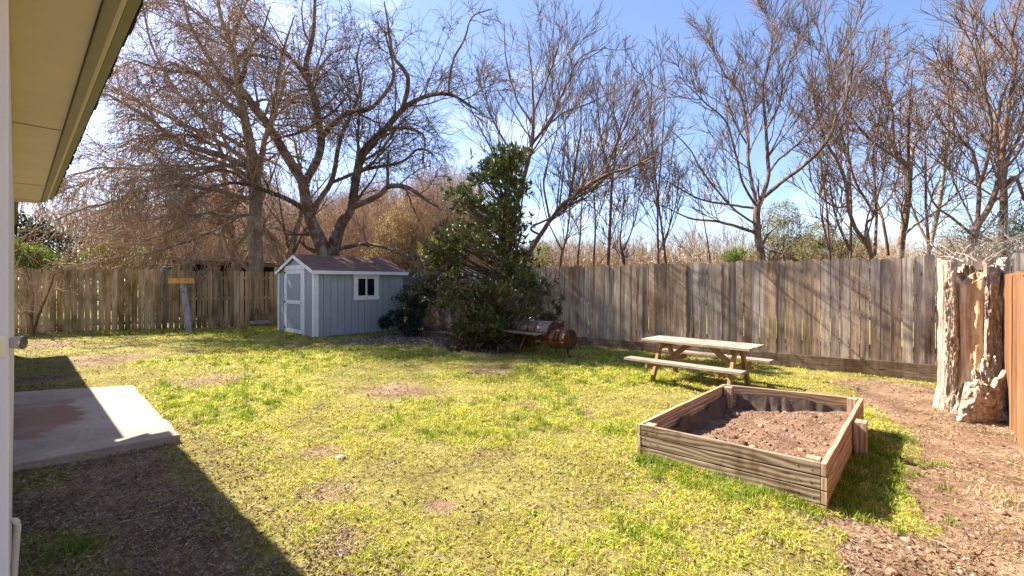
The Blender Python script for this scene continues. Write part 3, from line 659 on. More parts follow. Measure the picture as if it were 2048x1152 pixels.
b = MB(); p0 = c0+sd*2.6; p1 = c1+sd*2.6; b.board([p0[0], p0[1], 1.25], [p1[0], p1[1], 1.25], 2.4, .05, (0,0,1)); b.build('shade_panel', M['black'], cp)  # black sheet standing in for the deep shade under the roof
b = MB(); q0 = W(333, 530, 16.1); q0[2] = 0; lathe(b, q0, (0,0,1), [(0,.2),(.7,.21),(1.5,.2),(2.0,.17),(2.12,.13),(2.14,.05)], 16); tag(b.build('barrel', M['blue_pl'], smooth=False), 'blue plastic barrel under the carport roof behind the fence', 'barrel')

# ------------------------------------------------------------------ wooden prop at the left fence
pr = thing('fence_prop', 'leaning grey board and yellow crosspiece propping the brown fence', 'wooden prop')
p0 = GP(379, 663); d0 = p0[1]; p0 = np.array([*p0, gz(*p0)-.05]); p1 = W(366, 566, d0+.35)
b = MB(); b.board(p0, p1, .155, .035, (1,.35,0)); b.build('leaning_board', M['grey_board'], pr, bevel=.004)
b = MB(); b.board(W(337, 561.5, d0+.30), W(388.5, 562, d0+.32), .155, .04, (0,0,1)); b.build('crosspiece', M['yellow_wood'], pr, bevel=.003)
b = MB(); b.board(W(358, 556, d0+.36), W(357.5, 527, d0+.36), .06, .05, (1,.35,0)); b.build('top_stake', M['table_leg'], pr)

# ------------------------------------------------------------------ raised bed
bed = thing('raised_bed', 'square raised garden bed of weathered boards on the lawn', 'planter')
def to3(px, py, z): d = F*(CZ-z)/(py-565); return np.array([(px-1024)/F*d, d, z])
bz = gz(*BED[1])
ztops = []
fl = BED[0]; fr = BED[1]
def ztop(g, px, py): return CZ-(py-565)*g[1]/F
zFL = ztop(fl, 0, 848); zFR = ztop(fr, 0, 925)
zt = (zFL+zFR)/2
FLc = to3(1281, 848, zt)[:2]; FRc = to3(1641, 925, zt)[:2]; BRc = to3(1719, 795, zt)[:2]; BLc = to3(1452, 768, zt)[:2]
H = zt+.03-min(gz(*FRc), gz(*FLc)); H = zt-(bz-.06)
def side_boards(A, B_, m, n=4, th=.036, ext0=0, ext1=0, name='side'):
    a = (B_-A)/np.linalg.norm(B_-A); b = MB(); inn = np.array([-a[1], a[0]]); hh = H/n
    for k in range(n):
        z = zt-hh*(k+.5); j = rng.normal(0, .002)
        b.board([*(A-a*ext0+inn*(th/2+j)), z], [*(B_+a*ext1+inn*(th/2+j)), z], hh-.009, th, (0,0,1))
    return b.build(name, m, bed, bevel=.0025)
side_boards(FLc, FRc, M['bed_wood'], name='front_boards')
aR = (BRc-FRc)/np.linalg.norm(BRc-FRc); aF = (FRc-FLc)/np.linalg.norm(FRc-FLc)
side_boards(FRc+aF*.0+aR*.0+aF*.037, BRc+aF*.037, M['bed_inner'], ext0=.0, name='right_boards')
side_boards(BRc, BLc, M['bed_inner'], name='back_boards')
side_boards(BLc-aF*.037, FLc-aF*.037, M['bed_inner'], ext1=.0, name='left_boards')
for (p, sx, sy) in ((FLc, 1, 1), (FRc, -1, 1), (BRc, -1, -1), (BLc, 1, -1)):
    b = MB(); c_ = p+aF*sx*.055+aR*sy*.09; b.board([*c_, 0-.2], [*c_, zt-.004+rng.uniform(-.01, .004)], .088, .088, [*aF, 0]); b.build('corner_post', M['bed_inner'], bed, bevel=.003)
b = MB(); c_ = (FRc*.42+BRc*.58)+aF*.115; pw = to3(1727, 845, zt-.03)
c_ = FRc+aR*np.dot(pw[:2]-FRc, aR)+aF*.10; b.board([*c_, -.2], [*c_, zt-.02], .13, .085, [*aR, 0]); b.build('side_stake', M['bed_inner'], bed, bevel=.003)
pl = to3(1372, 797, zt-.02); c_ = BLc+(FLc-BLc)*.52-aF*.08; b = MB(); b.board([*c_, -.2], [*c_, zt-.05], .10, .06, [*aR, 0]); b.build('side_stake', M['bed_inner'], bed, bevel=.003)
# screws
a3 = np.array([*aF, 0]); nf = -np.array([*aR, 0]); pf = np.array([-aF[1], aF[0], 0]); pf = -pf
for k in range(4):
    for ds in (.06, .14):
        z = zt-H/4*(k+.5)+rng.normal(0, .006)
        for P0, sg in ((FRc, -1), (FLc, 1)): 
            p = np.array([*P0, 0])+a3*sg*(ds+rng.normal(0, .01))+pf*.0005+np.array([0,0,z]); b = MB(); lathe(b, p, pf, [(0,.006),(.002,.006)], 8); b.build('screw', M['steel'], bed)
# soil sheet and liner
nu = 60; U_, V_ = np.meshgrid(np.linspace(.028, .972, nu), np.linspace(.028, .972, nu))
Sx = (FLc[0]*(1-U_)+FRc[0]*U_)*(1-V_)+(BLc[0]*(1-U_)+BRc[0]*U_)*V_; Sy = (FLc[1]*(1-U_)+FRc[1]*U_)*(1-V_)+(BLc[1]*(1-U_)+BRc[1]*U_)*V_
Sz = zt-.185+(fbm(Sx*2.2, Sy*2.2, 12, 3)-.5)*.12+(fbm(Sx*14, Sy*14, 13, 3)-.5)*.045+.11*U_-.09*(1-U_)*V_-.03+.075*np.exp(-(V_/.16)**2)*(U_ > .2)-.02
i = np.arange(nu*nu).reshape(nu, nu); Qb = np.stack([i[:-1,:-1], i[:-1,1:], i[1:,1:], i[1:,:-1]], -1).reshape(-1, 4)
b = MB(); b.add(np.stack([Sx, Sy, Sz], -1), Qb); b.build('soil', M['soil'], bed, smooth=True)
b = MB()
for k in range(1500):
    u, v = rng.uniform(.04, .96, 2); ii = int(v*nu*.99), int(u*nu*.99); blob(b, (Sx[ii]+rng.normal(0,.01), Sy[ii]+rng.normal(0,.01), Sz[ii]), .0065*math.exp(rng.normal(0, .6)), (1,1.1,.7), k, 6, 4)
b.build('soil_crumbs', M['clod'], bed, smooth=True)['kind'] = 'stuff'
b = MB()
def liner(A, B_, inn, dz, seed, lo=.02, hi=.98):
    n = 70; s = np.linspace(lo, hi, n); top = zt-.12-dz+(fbm(s*11, s*0+seed, seed, 3)-.5)*.17
    rows = []
    for f, off in ((0, .0), (.4, .012), (.75, .03), (1, .055)):
        ww = (fbm(s*16, s*0+f*.8+seed, 9, 3)-.5)*.11*(.3+f)
        p = A[None]*(1-s[:, None])+B_[None]*s[:, None]+inn[None]*(.046+off+ww[:, None]+.01)
        rows.append(np.stack([p[:, 0], p[:, 1], top*(1-f)+(zt-.30)*f], 1))
    V = np.stack(rows); i = np.arange(4*n).reshape(4, n)
    b.add(V.reshape(-1, 3), np.stack([i[:-1,:-1], i[:-1,1:], i[1:,1:], i[1:,:-1]], -1).reshape(-1, 4))
liner(BLc, BRc, -aR, .0, 3, .1, .95); liner(FLc, BLc, aF, .03, 5, .25, .95)
b.build('liner', M['liner'], bed, smooth=True)

# ------------------------------------------------------------------ picnic table
tb = thing('picnic_table', 'small weathered wooden picnic table with attached benches by the fence', 'picnic table')
n0_ = to3(1300, 752, gz(*GP(1300, 752)));  gzz = gz(2.3, 7.5)
zT = gzz+.655
tA = to3(1282, 677, zT)[:2]; tB = to3(1500, 698, zT)[:2]; al = (tB-tA); tl = np.linalg.norm(al); al /= tl; ac = np.array([-al[1], al[0]])
def TB(s, c, z): return np.array([*(tA+al*s+ac*c), z])
b = MB(); tw = .66
for k in range(5): b.board(TB(0+rng.uniform(-.01,.01), tw/5*(k+.5), zT-.02), TB(tl+rng.uniform(-.01,.01), tw/5*(k+.5), zT-.02), tw/5-.007, .037, [*ac, 0])
b.build('tabletop', M['table_wood'], tb, bevel=.003)
zB = gzz+.36
for nm, c_ in (('n', -.30), ('f', tw+.30-.0)):
    b = MB(); b.board(TB(-.08, c_, zB), TB(tl+.02, c_, zB), .22, .037, [*ac, 0]); b.build('bench_seat', M['table_wood'], tb, bevel=.003)
for s in (.26, tl-.26):
    for (ct, cb) in ((.20, -.12), (tw-.20, tw+.12)):
        b = MB(); b.board(TB(s, cb, gzz-.03), TB(s, ct, zT-.045), .085, .037*1.3, [*ac, 0]); b.build('leg', M['table_leg'], tb, bevel=.003)
    b = MB(); sg = 1 if s < tl/2 else -1; b.board(TB(s+sg*.046, -.40, zB-.065), TB(s+sg*.046, tw+.40, zB-.065), .085, .036, (0,0,1)); b.build('seat_support', M['table_leg'], tb, bevel=.003)
    b = MB(); b.board(TB(s+sg*.046, .04, zT-.085), TB(s+sg*.046, tw-.04, zT-.085), .085, .036, (0,0,1)); b.build('top_support', M['table_leg'], tb, bevel=.003)
    b = MB(); b.board(TB(s+sg*.075, tw/2, zB-.05), TB(s+sg*.42, tw/2, zT-.05), .085, .036, (0,0,1)); b.build('brace', M['table_leg'], tb, bevel=.003)

# ------------------------------------------------------------------ smoker grill
gr = thing('smoker_grill', 'rusty barrel smoker grill with side firebox and chimney before the magnolia', 'grill')
gd = 9.4; gA = W(1047, 664, 10.3); gB = W(1108, 667, 9.6); zc = CZ-1.05
gA[2] = zc; gB[2] = zc; ga = (gB-gA); gl = np.linalg.norm(ga); ga /= gl; gc = np.array([-ga[1], ga[0], 0]); up = np.array([0,0,1.])
def drum(A, B_, r, name, mt, mb, me):
    root = None; ax = (B_-A)/np.linalg.norm(B_-A)
    for nm, a0, a1, mm, rr in (('lid', 20, 185, mt, r), ('barrel', 187, 378, mb, r*.992)):
        b = MB(); n = 18; an = np.radians(np.linspace(a0, a1, n)); V = []
        for P in (A, B_):
            for q_ in an: V.append(P+gc*-math.cos(q_)*rr*-1+up*math.sin(q_)*rr)
        for P in (A, B_):
            for q_ in an: V.append(P+gc*math.cos(q_)*(rr-.008)+up*math.sin(q_)*(rr-.008))
        Fq = [[k, k+1, n+k+1, n+k] for k in range(n-1)]+[[3*n+k, 3*n+k+1, 2*n+k+1, 2*n+k] for k in range(n-1)]
        Fq += [[0, n, 3*n, 2*n], [n-1, 3*n-1, 4*n-1, 2*n-1]]
        b.add(V, Fq); o = b.build(nm, mm, gr, smooth=True)
    for P, q_ in ((A, -1), (B_, 1)):
        b = MB(); lathe(b, P-ax*q_*.004, ax*q_, [(0, r*.999), (.010, r*1.012), (.02, r*1.012), (.021, r*.96), (.012, r*.95), (.0125, .01)], 32); b.build('end_cap', me, gr)
rM = .215
drum(gA, gB, rM, 'main', M['rust_lid'], M['rust'], M['rust_dark'])
fA = gB+ga*.03-up*.13; fB = fA+ga*.42; fA = fA-gc*.0
drum(fA, fB, .205, 'firebox', M['rust'], M['rust'], M['rust_dark'])
b = MB(); c_ = gA+ga*.12+gc*.05+up*(rM-.02); b.tubes(np.array([c_, c_+up*.42]), np.full(2, .048), 16, cap=True); b.tubes(np.array([c_+up*.0, c_+up*.03]), np.full(2, .062), 16, cap=True); b.build('chimney', M['rust_dark'], gr)
b = MB(); sh = gA-gc*(rM+.13)-up*.03; b.board(sh-ga*.15, sh+ga*(gl-.05), .24, .014, gc); b.board(sh-ga*.16-gc*.12, sh+ga*(gl-.04)-gc*.12, .035, .03, up); b.build('shelf', M['rust_lid'], gr)
for s_ in (.18, gl-.08):
    for c2 in (-1, 1):
        p = gA+ga*s_+gc*c2*.13-up*(rM*.8); f_ = np.array([*(p+gc*c2*.16+ga*(-.10 if s_ < .5 else -.12)*1.0)[:2], 0]); f_[2] = gz(f_[0], f_[1])-.03
        b = MB(); b.tubes(np.array([p, f_]), np.array([.024, .022]), 8, cap=True); b.build('leg', M['rust'], gr)
p = fA+ga*.36-up*.19; f_ = np.array([p[0]+.10, p[1], gz(p[0], p[1])-.02]); b = MB(); b.tubes(np.array([p, p-up*.12, f_]), np.full(3, .022), 8); b.build('leg', M['rust_dark'], gr)
b = MB()
for A_0, r_, L0, dz in ((gA, rM, gl, 0), (fA, .205, .42, 0)):
    for s_ in (.38, .62):
        an = [math.radians(v) for v in (200, 172, 150, 128)]
        P = np.array([A_0+ga*L0*s_+gc*math.cos(q_)*(r_+.018)+up*math.sin(q_)*(r_+.018) for q_ in an]); b = MB(); b.tubes(P, np.full(4, .012), 6, cap=True); b.build('handle', M['rust_dark'], gr, smooth=True)
b = MB(); c_ = gA+ga*.36-gc*.08+up*(rM+.02); lathe(b, c_, (-.3,-.8,.5), [(0,.05),(.02,.055),(.025,.045)], 16); b.build('thermometer', M['steel'], gr)

# ------------------------------------------------------------------ hollow stump
st = thing('tree_stump', 'tall hollow tree stump with peeling bark and bare orange heartwood', 'stump')
q = NM('stump_bark'); p = q.pos(); n1 = q.noise(q.map(p, (9,9,2.2)), 1.0, 6, .65); vo = q.n('TexVoronoi', i_Vector=q.map(q.mix(.22, p, q.n('TexNoise', i_Vector=p, i_Scale=9.0, i_Detail=4.0).outputs[1]), (17,17,4.2)), i_Scale=1.0, feature='DISTANCE_TO_EDGE').outputs[0]; n2 = q.noise(p, 40, 4, .7)
q.col(q.mix(1.0, q.ramp(n1, (.34,(.27,.185,.12)), (.5,(.46,.36,.265)), (.66,(.60,.50,.40))), q.ramp(vo, (.0,.68), (.16,1.0)), 'MULTIPLY')); q.bump(q.math('ADD', q.ramp(vo, (0,0.0), (.2,1.0)), q.math('MULTIPLY', n2, .5)), .7, .022); M['stump'] = q.m
q = NM('stump_bare_wood'); p = q.pos(); n1 = q.noise(q.map(p, (14,14,1.6)), 1.0, 5, .65); n2 = q.noise(p, 14, 5, .7)
q.col(q.mix(q.ramp(n2, (.55,0.0), (.75,.7)), q.ramp(n1, (.32,(.42,.22,.09)), (.5,(.62,.43,.24)), (.68,(.74,.61,.46))), (.36,.16,.06))); q.bump(q.math('ADD', n1, n2), .7, .02); M['heart'] = q.m
q = NM('stump_grey_wood'); p = q.pos(); n1 = q.noise(q.map(p, (22,22,1.2)), 1.0, 5, .65); vo = q.n('TexVoronoi', i_Vector=q.map(p, (26,26,14)), i_Scale=1.0).outputs[0]
q.col(q.mix(q.ramp(vo, (.08,.9), (.16,0.0)), q.ramp(n1, (.34,(.13,.085,.055)), (.5,(.36,.28,.215)), (.66,(.52,.44,.36))), (.07,.045,.03))); q.bump(q.math('SUBTRACT', n1, q.ramp(vo, (.08,1.0), (.16,0.0))), .7, .015); M['greywood'] = q.m
sc_ = np.array([5.93, 5.80]); sg = gz(*sc_)
def radial(b, cx, cy, rf_, a0, a1, z0, z1, na, nz_, thick, m=0, closed=False, top=None, lean=(0,0)):
    rf = lambda A, Z: rf_(A, Z)*.66
    thick = thick*.66; A_ = np.radians(np.linspace(a0, a1, na)); Zs = np.linspace(0, 1, nz_); AA, ZZ_ = np.meshgrid(A_, Zs)
    zt_ = z1 if top is None else z1+top(AA)
    Zr = z0+(zt_-z0)*ZZ_; Rr = rf(AA, Zr-z0)
    lx = lean[0]*(Zr-z0); ly = lean[1]*(Zr-z0)
    o = np.stack([cx+Rr*np.cos(AA)+lx, cy+Rr*np.sin(AA)+ly, Zr], -1); r2 = np.maximum(Rr-thick, .01)
    i_ = np.stack([cx+r2*np.cos(AA)+lx, cy+r2*np.sin(AA)+ly, Zr], -1)
    V = np.concatenate([o.reshape(-1, 3), i_.reshape(-1, 3)]); i = np.arange(na*nz_).reshape(nz_, na); N2 = na*nz_
    Q1 = np.stack([i[:-1,:-1], i[:-1,1:], i[1:,1:], i[1:,:-1]], -1).reshape(-1, 4); Q2 = Q1[:, ::-1]+N2
    t_ = np.stack([i[-1,:-1], i[-1,1:], i[-1,1:]+N2, i[-1,:-1]+N2], -1)
    e0 = np.stack([i[:-1,0], i[1:,0], i[1:,0]+N2, i[:-1,0]+N2], -1); e1 = np.stack([i[1:,-1], i[:-1,-1], i[:-1,-1]+N2, i[1:,-1]+N2], -1)
    b.add(V, np.concatenate([Q1, Q2, t_]+([] if closed else [e0, e1])), m=m)
cam_a = math.degrees(math.atan2(-sc_[1], -sc_[0]))        # direction from stump to camera, about -135
def nzr(A, Z, f1, f2, s): return fbm(A*f1+20, Z*f2+5, s, 4)-.5
def ridg(A, Z, s, f=9, g=1.3, am=.05): return am*(1-2*np.abs(fbm(A*f+.7*np.sin(Z*2.3+s), Z*g+s, s, 3)-.5)*2)
# bare heartwood column in the middle
b = MB(); radial(b, sc_[0], sc_[1], lambda A, Z: .355+.10*nzr(A, Z, 2.5, 1.5, 3)+.03*np.cos(Z*3)+ridg(A, Z, 5, 6, .8, .05)+.10*np.exp(-Z/.25), 0, 360, sg-.1, sg+1.72, 120, 90, .14, closed=True, top=lambda A: .08*np.sin(A*3)); b.build('heartwood', M['heart'], st, smooth=True)
# left grey slab of dead wood
b = MB(); radial(b, sc_[0], sc_[1], lambda A, Z: .42+.10*nzr(A, Z, 3, 2, 7)+ridg(A, Z, 7, 16, .5, .05)+.16*np.exp(-Z/.22)+.05*np.clip(Z-1.4, 0, 1), cam_a-92, cam_a-38, sg-.1, sg+1.90, 60, 90, .13, top=lambda A: .16*(fbm(A*6, A*0+3, 5, 3)-.4)); b.build('dead_wood', M['greywood'], st, smooth=True)
b = MB(); radial(b, sc_[0], sc_[1], lambda A, Z: .47+.16*nzr(A, Z, 7, 6, 17)+ridg(A, Z, 3, 18, 5, .05)+.05*np.exp(-Z/.2)+.06*np.clip(Z-1.5, 0, 1), cam_a-46, cam_a-27, sg-.1, sg+1.92, 50, 150, .09, top=lambda A: .22*(fbm(A*12, A*0+3, 6, 3)-.4)); b.build('bark_strip', M['stump'], st, smooth=True)
# bark on the right and behind
b = MB(); radial(b, sc_[0], sc_[1], lambda A, Z: .42+.12*nzr(A, Z, 5, 4, 9)+ridg(A, Z, 9, 14, 4, .05)+.14*np.exp(-Z/.25), cam_a+24+0*Z if False else cam_a+24, cam_a+268, sg-.1, sg+1.84, 220, 150, .11, top=lambda A: .26*(fbm(A*5, A*0+7, 9, 3)-.35)); b.build('bark', M['stump'], st, smooth=True)
b = MB(); radial(b, sc_[0], sc_[1], lambda A, Z: .42+.14*nzr(A, Z, 7, 6, 19)+ridg(A, Z, 4, 14, 4, .06)+.20*np.exp(-Z/.3), cam_a-30, cam_a+40, sg-.1, sg+.45, 90, 80, .08, top=lambda A: .26*np.sin((A-math.radians(cam_a))*2.2+.2)+.06*np.sin(A*21)); b.build('lower_bark', M['stump'], st, smooth=True)
# loose bark slab leaning at the foot
b = MB(); na, nv = 60, 34; U_, V_ = np.meshgrid(np.linspace(0, 1, na), np.linspace(0, 1, nv))
q00 = to3(1918, 850, sg-.02); q10 = to3(2024, 846, sg-.02); q01 = W(1936, 775, q00[1]+.08); q11 = W(2026, 748, q10[1]+.02)
B_l = (q00*(1-U_)[..., None]+q10*U_[..., None])*(1-V_)[..., None]+(q01*(1-U_)[..., None]+q11*U_[..., None])*V_[..., None]
bul = np.sin(U_*math.pi)*.10+(fbm(U_*5, V_*9, 3)-.5)*.09+(fbm(U_*16, V_*30, 4)-.5)*.05
bx_ = B_l[..., 0]-.7*bul; by_ = B_l[..., 1]-.7*bul; bz_ = B_l[..., 2]+.05*V_*np.sin(U_*9)+.02*np.sin(U_*31)*V_
Vf = np.stack([bx_-.04*np.sin(V_*3.1), by_-.04*np.sin(V_*3.1), bz_], -1); Vb = Vf+np.array([.02, .07, 0]); i = np.arange(na*nv).reshape(nv, na); Q1 = np.stack([i[:-1,:-1], i[:-1,1:], i[1:,1:], i[1:,:-1]], -1).reshape(-1, 4)
edge = np.concatenate([i[0], i[1:, -1], i[-1, -2::-1], i[-2:0:-1, 0]]); e2 = np.roll(edge, -1); N2 = na*nv
b.add(np.concatenate([Vf.reshape(-1,3), Vb.reshape(-1,3)]), np.concatenate([Q1, Q1[:, ::-1]+N2, np.stack([e2, edge, edge+N2, e2+N2], -1)]))
tag(b.build('bark_slab', M['stump'], smooth=True), 'thick curved slab of loose bark leaning on the foot of the hollow stump', 'bark')
b = MB(); c_ = to3(2018, 846, sg)[:2]
blob(b, (c_[0], c_[1], sg+.06), .10, (1.4,.5,.8), 4, 16, 10, .5); tag(b.build('bark_piece', M['greywood'], smooth=True), 'small grey piece of bark lying between stump and reddish fence', 'bark')

# ------------------------------------------------------------------ trees
def curve(pts, rad, sub=5, wig=0.0):
    P = np.array(pts, float); n = len(P); rad = np.array(rad, float)
    if len(rad) != n: rad = np.interp(np.linspace(0, 1, n), np.linspace(0, 1, len(rad)), rad)
    out = []; rr = []
    for k in range(n-1):
        p0 = P[max(k-1, 0)]; p1 = P[k]; p2 = P[k+1]; p3 = P[min(k+2, n-1)]
        for j in range(sub):
            t = j/sub; out.append(.5*((2*p1)+(-p0+p2)*t+(2*p0-5*p1+4*p2-p3)*t*t+(-p0+3*p1-3*p2+p3)*t**3)); rr.append(rad[k]*(1-t)+rad[k+1]*t)
    out.append(P[-1]); rr.append(rad[-1]); out = np.array(out); m = len(out)
    if wig: out[1:] += np.cumsum(rng.normal(0, wig, (m-1, 3)), 0)*.5
    return out, np.array(rr)
def spawn(par, n, len_f, ang, up, wander, r_f, nseg, lo=.15, hi=1.0, droop=0.0, minr=.003, taper=.25, lmin=.1):
    """par: (P (m,k,3), R (m,k), L (m)); n children each; returns the same"""
    P, Rr = par; m, k = P.shape[:2]; seg = np.linalg.norm(np.diff(P, axis=1), axis=2); Ln = seg.sum(1)
    idx = rng.choice(m, m*n, p=Ln/Ln.sum()); f = rng.uniform(lo, hi, m*n); u = f*(k-1); i0 = np.minimum(u.astype(int), k-2); fr = (u-i0)[:, None]
    st_ = P[idx, i0]*(1-fr)+P[idx, i0+1]*fr; tg = P[idx, i0+1]-P[idx, i0]; tg /= np.linalg.norm(tg, axis=1, keepdims=True)+1e-9
    r0 = Rr[idx, i0]*(1-fr[:, 0])+Rr[idx, i0+1]*fr[:, 0]
    v = rng.normal(0, 1, (m*n, 3)); v -= tg*(v*tg).sum(1, keepdims=True); v /= np.linalg.norm(v, axis=1, keepdims=True)+1e-9
    a = np.radians(rng.normal(ang, ang*.25, m*n))[:, None]; d = tg*np.cos(a)+v*np.sin(a); d[:, 2] += up; d /= np.linalg.norm(d, axis=1, keepdims=True)
    L_ = np.maximum(Ln[idx]*len_f*(1.15-f*.6)*rng.uniform(.55, 1.25, m*n), lmin)
    Q_ = np.empty((m*n, nseg+1, 3)); Q_[:, 0] = st_; cur = d.copy(); drift = rng.normal(0, wander*.5, (m*n, 3))
    for s in range(nseg):
        cur = cur+rng.normal(0, wander, (m*n, 3))+drift*.5; cur[:, 2] += up*.25-droop*(s+1)/nseg; cur /= np.linalg.norm(cur, axis=1, keepdims=True)
        Q_[:, s+1] = Q_[:, s]+cur*(L_/nseg)[:, None]
    rb = np.maximum(r0*r_f*rng.uniform(.7, 1.1, m*n), minr)
    RR = rb[:, None]*np.linspace(1, taper, nseg+1)[None]; return Q_, np.maximum(RR, minr*.6)
def resamp(pl, k=12):
    P, Rr = pl; s = np.concatenate([[0], np.cumsum(np.linalg.norm(np.diff(P, axis=0), axis=1))]); t = np.linspace(0, s[-1], k)
    return np.stack([np.interp(t, s, P[:, j]) for j in range(3)], 1), np.interp(t, s, Rr)
def tree(name, label, limbs, levels, trunk_m, twig_m, group=None, trunk_n=1, cat='tree'):
    """limbs: list of (points, radii); levels: list of dicts for spawn"""
    root = thing(name, label, cat, group=group)
    if group: limbs = [(P, np.maximum(Rr*.72, .004)) for P, Rr in limbs]
    b = MB()
    for P, Rr in limbs: b.tubes(P, Rr, 10, cap=False)
    b.build('trunk', trunk_m, root, smooth=True)
    RS = [resamp(l) for l in limbs]; par = (np.stack([r[0] for r in RS]), np.stack([r[1] for r in RS]))
    b = MB(); pars = [par]
    for q_, lv in enumerate(levels):
        lv = dict(lv); src = lv.pop('src', q_); ch = spawn(pars[src], **lv); pars.append(ch); b.tubes(ch[0], ch[1], 5 if q_ == 0 else 3)
    b.build('crown', twig_m, root, smooth=True); return pars
def LB(pts, r, dvar=0.0):       # limb through (px, py, depth) points
    P, Rr = curve([W(*p) for p in pts], r, 5, dvar); return P, Rr
def Z2(d, *p): return [(400+a/2.133, b_/2.133, d+(q_[0] if q_ else 0)) for (a, b_, *q_) in p]
D = 17.0
limbsA = [
 LB(Z2(D,(545,1300),(530,1085),(470,930),(440,780)), [.30,.27,.21,.19], .01),
 LB(Z2(D,(440,780),(330,590,-.3),(270,500,-.6),(200,420,-.9),(150,360,-1.2),(60,335,-1.6),(0,330,-1.8),(-120,270,-2.2)), [.18,.155,.14,.12,.09,.07,.05,.03], .02),
 LB(Z2(D,(160,375,-1),(185,320,-1),(205,250,-1),(240,235,-1.2),(330,255,-1.4)), [.09,.08,.07,.06,.03], .02),
 LB(Z2(D,(445,780),(510,640,.4),(495,480,.6),(450,300,.8),(480,150,1),(490,0,1.2),(500,-160,1.3)), [.16,.14,.13,.11,.08,.06,.03], .02),
 LB(Z2(D,(470,900),(560,780,.8),(600,600,1.2),(680,400,1.6),(670,260,2),(700,150,2)), [.12,.10,.08,.06,.045,.02], .02),
 LB(Z2(D,(508,600),(560,540,-.5),(640,480,-.9),(740,455,-1.2),(830,320,-1.4),(790,130,-1.6)), [.11,.10,.085,.07,.05,.025], .02),
 LB(Z2(D,(560,1300),(565,1085),(600,960),(640,890),(670,720),(700,640,.1),(780,560,.2),(870,460,.3),(960,410,.3),(1070,400,.2),(1180,465,.1)), [.27,.25,.20,.17,.15,.14,.12,.10,.08,.06,.03], .01),
 LB(Z2(D,(865,465,.3),(893,350,0),(870,290,-.2),(830,230,-.3),(810,110,-.5),(790,0,-.6)), [.09,.085,.07,.06,.04,.02], .02),
 LB(Z2(D,(640,890),(760,835,-.8),(800,800,-1),(870,800,-1.4),(960,860,-1.9),(1025,905,-2.2)), [.11,.10,.09,.08,.05,.03], .02),
 LB(Z2(D,(1060,395,.2),(1075,270,.2),(1120,180,.2),(1160,80,.2),(1250,40,.3)), [.055,.045,.04,.03,.015], .02),
 LB(Z2(D,(560,780,.8),(700,720,.4),(850,690,0),(930,630,-.3),(1000,660,-.6)), [.07,.065,.055,.04,.02], .02),
 LB(Z2(D,(440,890),(380,860,-.4),(250,815,-1.2),(140,790,-2),(0,820,-2.6)), [.10,.09,.07,.05,.03], .02),
 LB(Z2(D,(575,1065),(700,1040,-.8),(800,1060,-1.2),(900,1110,-1.6)), [.08,.07,.05,.03], .02),
 LB(Z2(D,(780,560,.2),(860,550,-.5),(960,580,-1),(960,700,-1.4)), [.06,.055,.04,.02], .02),
 LB(Z2(D,(800,800,-1),(800,700,-1),(805,650,-1)), [.06,.05,.04], .01),
 LB(Z2(D,(450,300,.8),(360,220,.4),(250,120,0),(150,-40,-.4)), [.05,.04,.03,.012], .03),
 LB(Z2(D,(330,590,-.3),(430,560,-1),(560,480,-1.5),(640,400,-2)), [.05,.05,.04,.02], .02),
]
tree('pecan_tree', 'huge bare tree with forked trunk spreading above the blue shed', limbsA,
     [dict(n=9, len_f=.36, ang=50, up=.12, wander=.15, r_f=.45, nseg=9, lo=.3, minr=.018),
      dict(n=8, len_f=.58, ang=46, up=.03, wander=.16, r_f=.5, nseg=6, minr=.011, lmin=.6, taper=.4),
      dict(n=5, len_f=.62, ang=42, up=.0, wander=.16, r_f=.65, nseg=4, droop=.16, minr=.0078, lmin=.45, taper=.5)], M['bark_brown'], M['twig_brown'])
D = 16.4
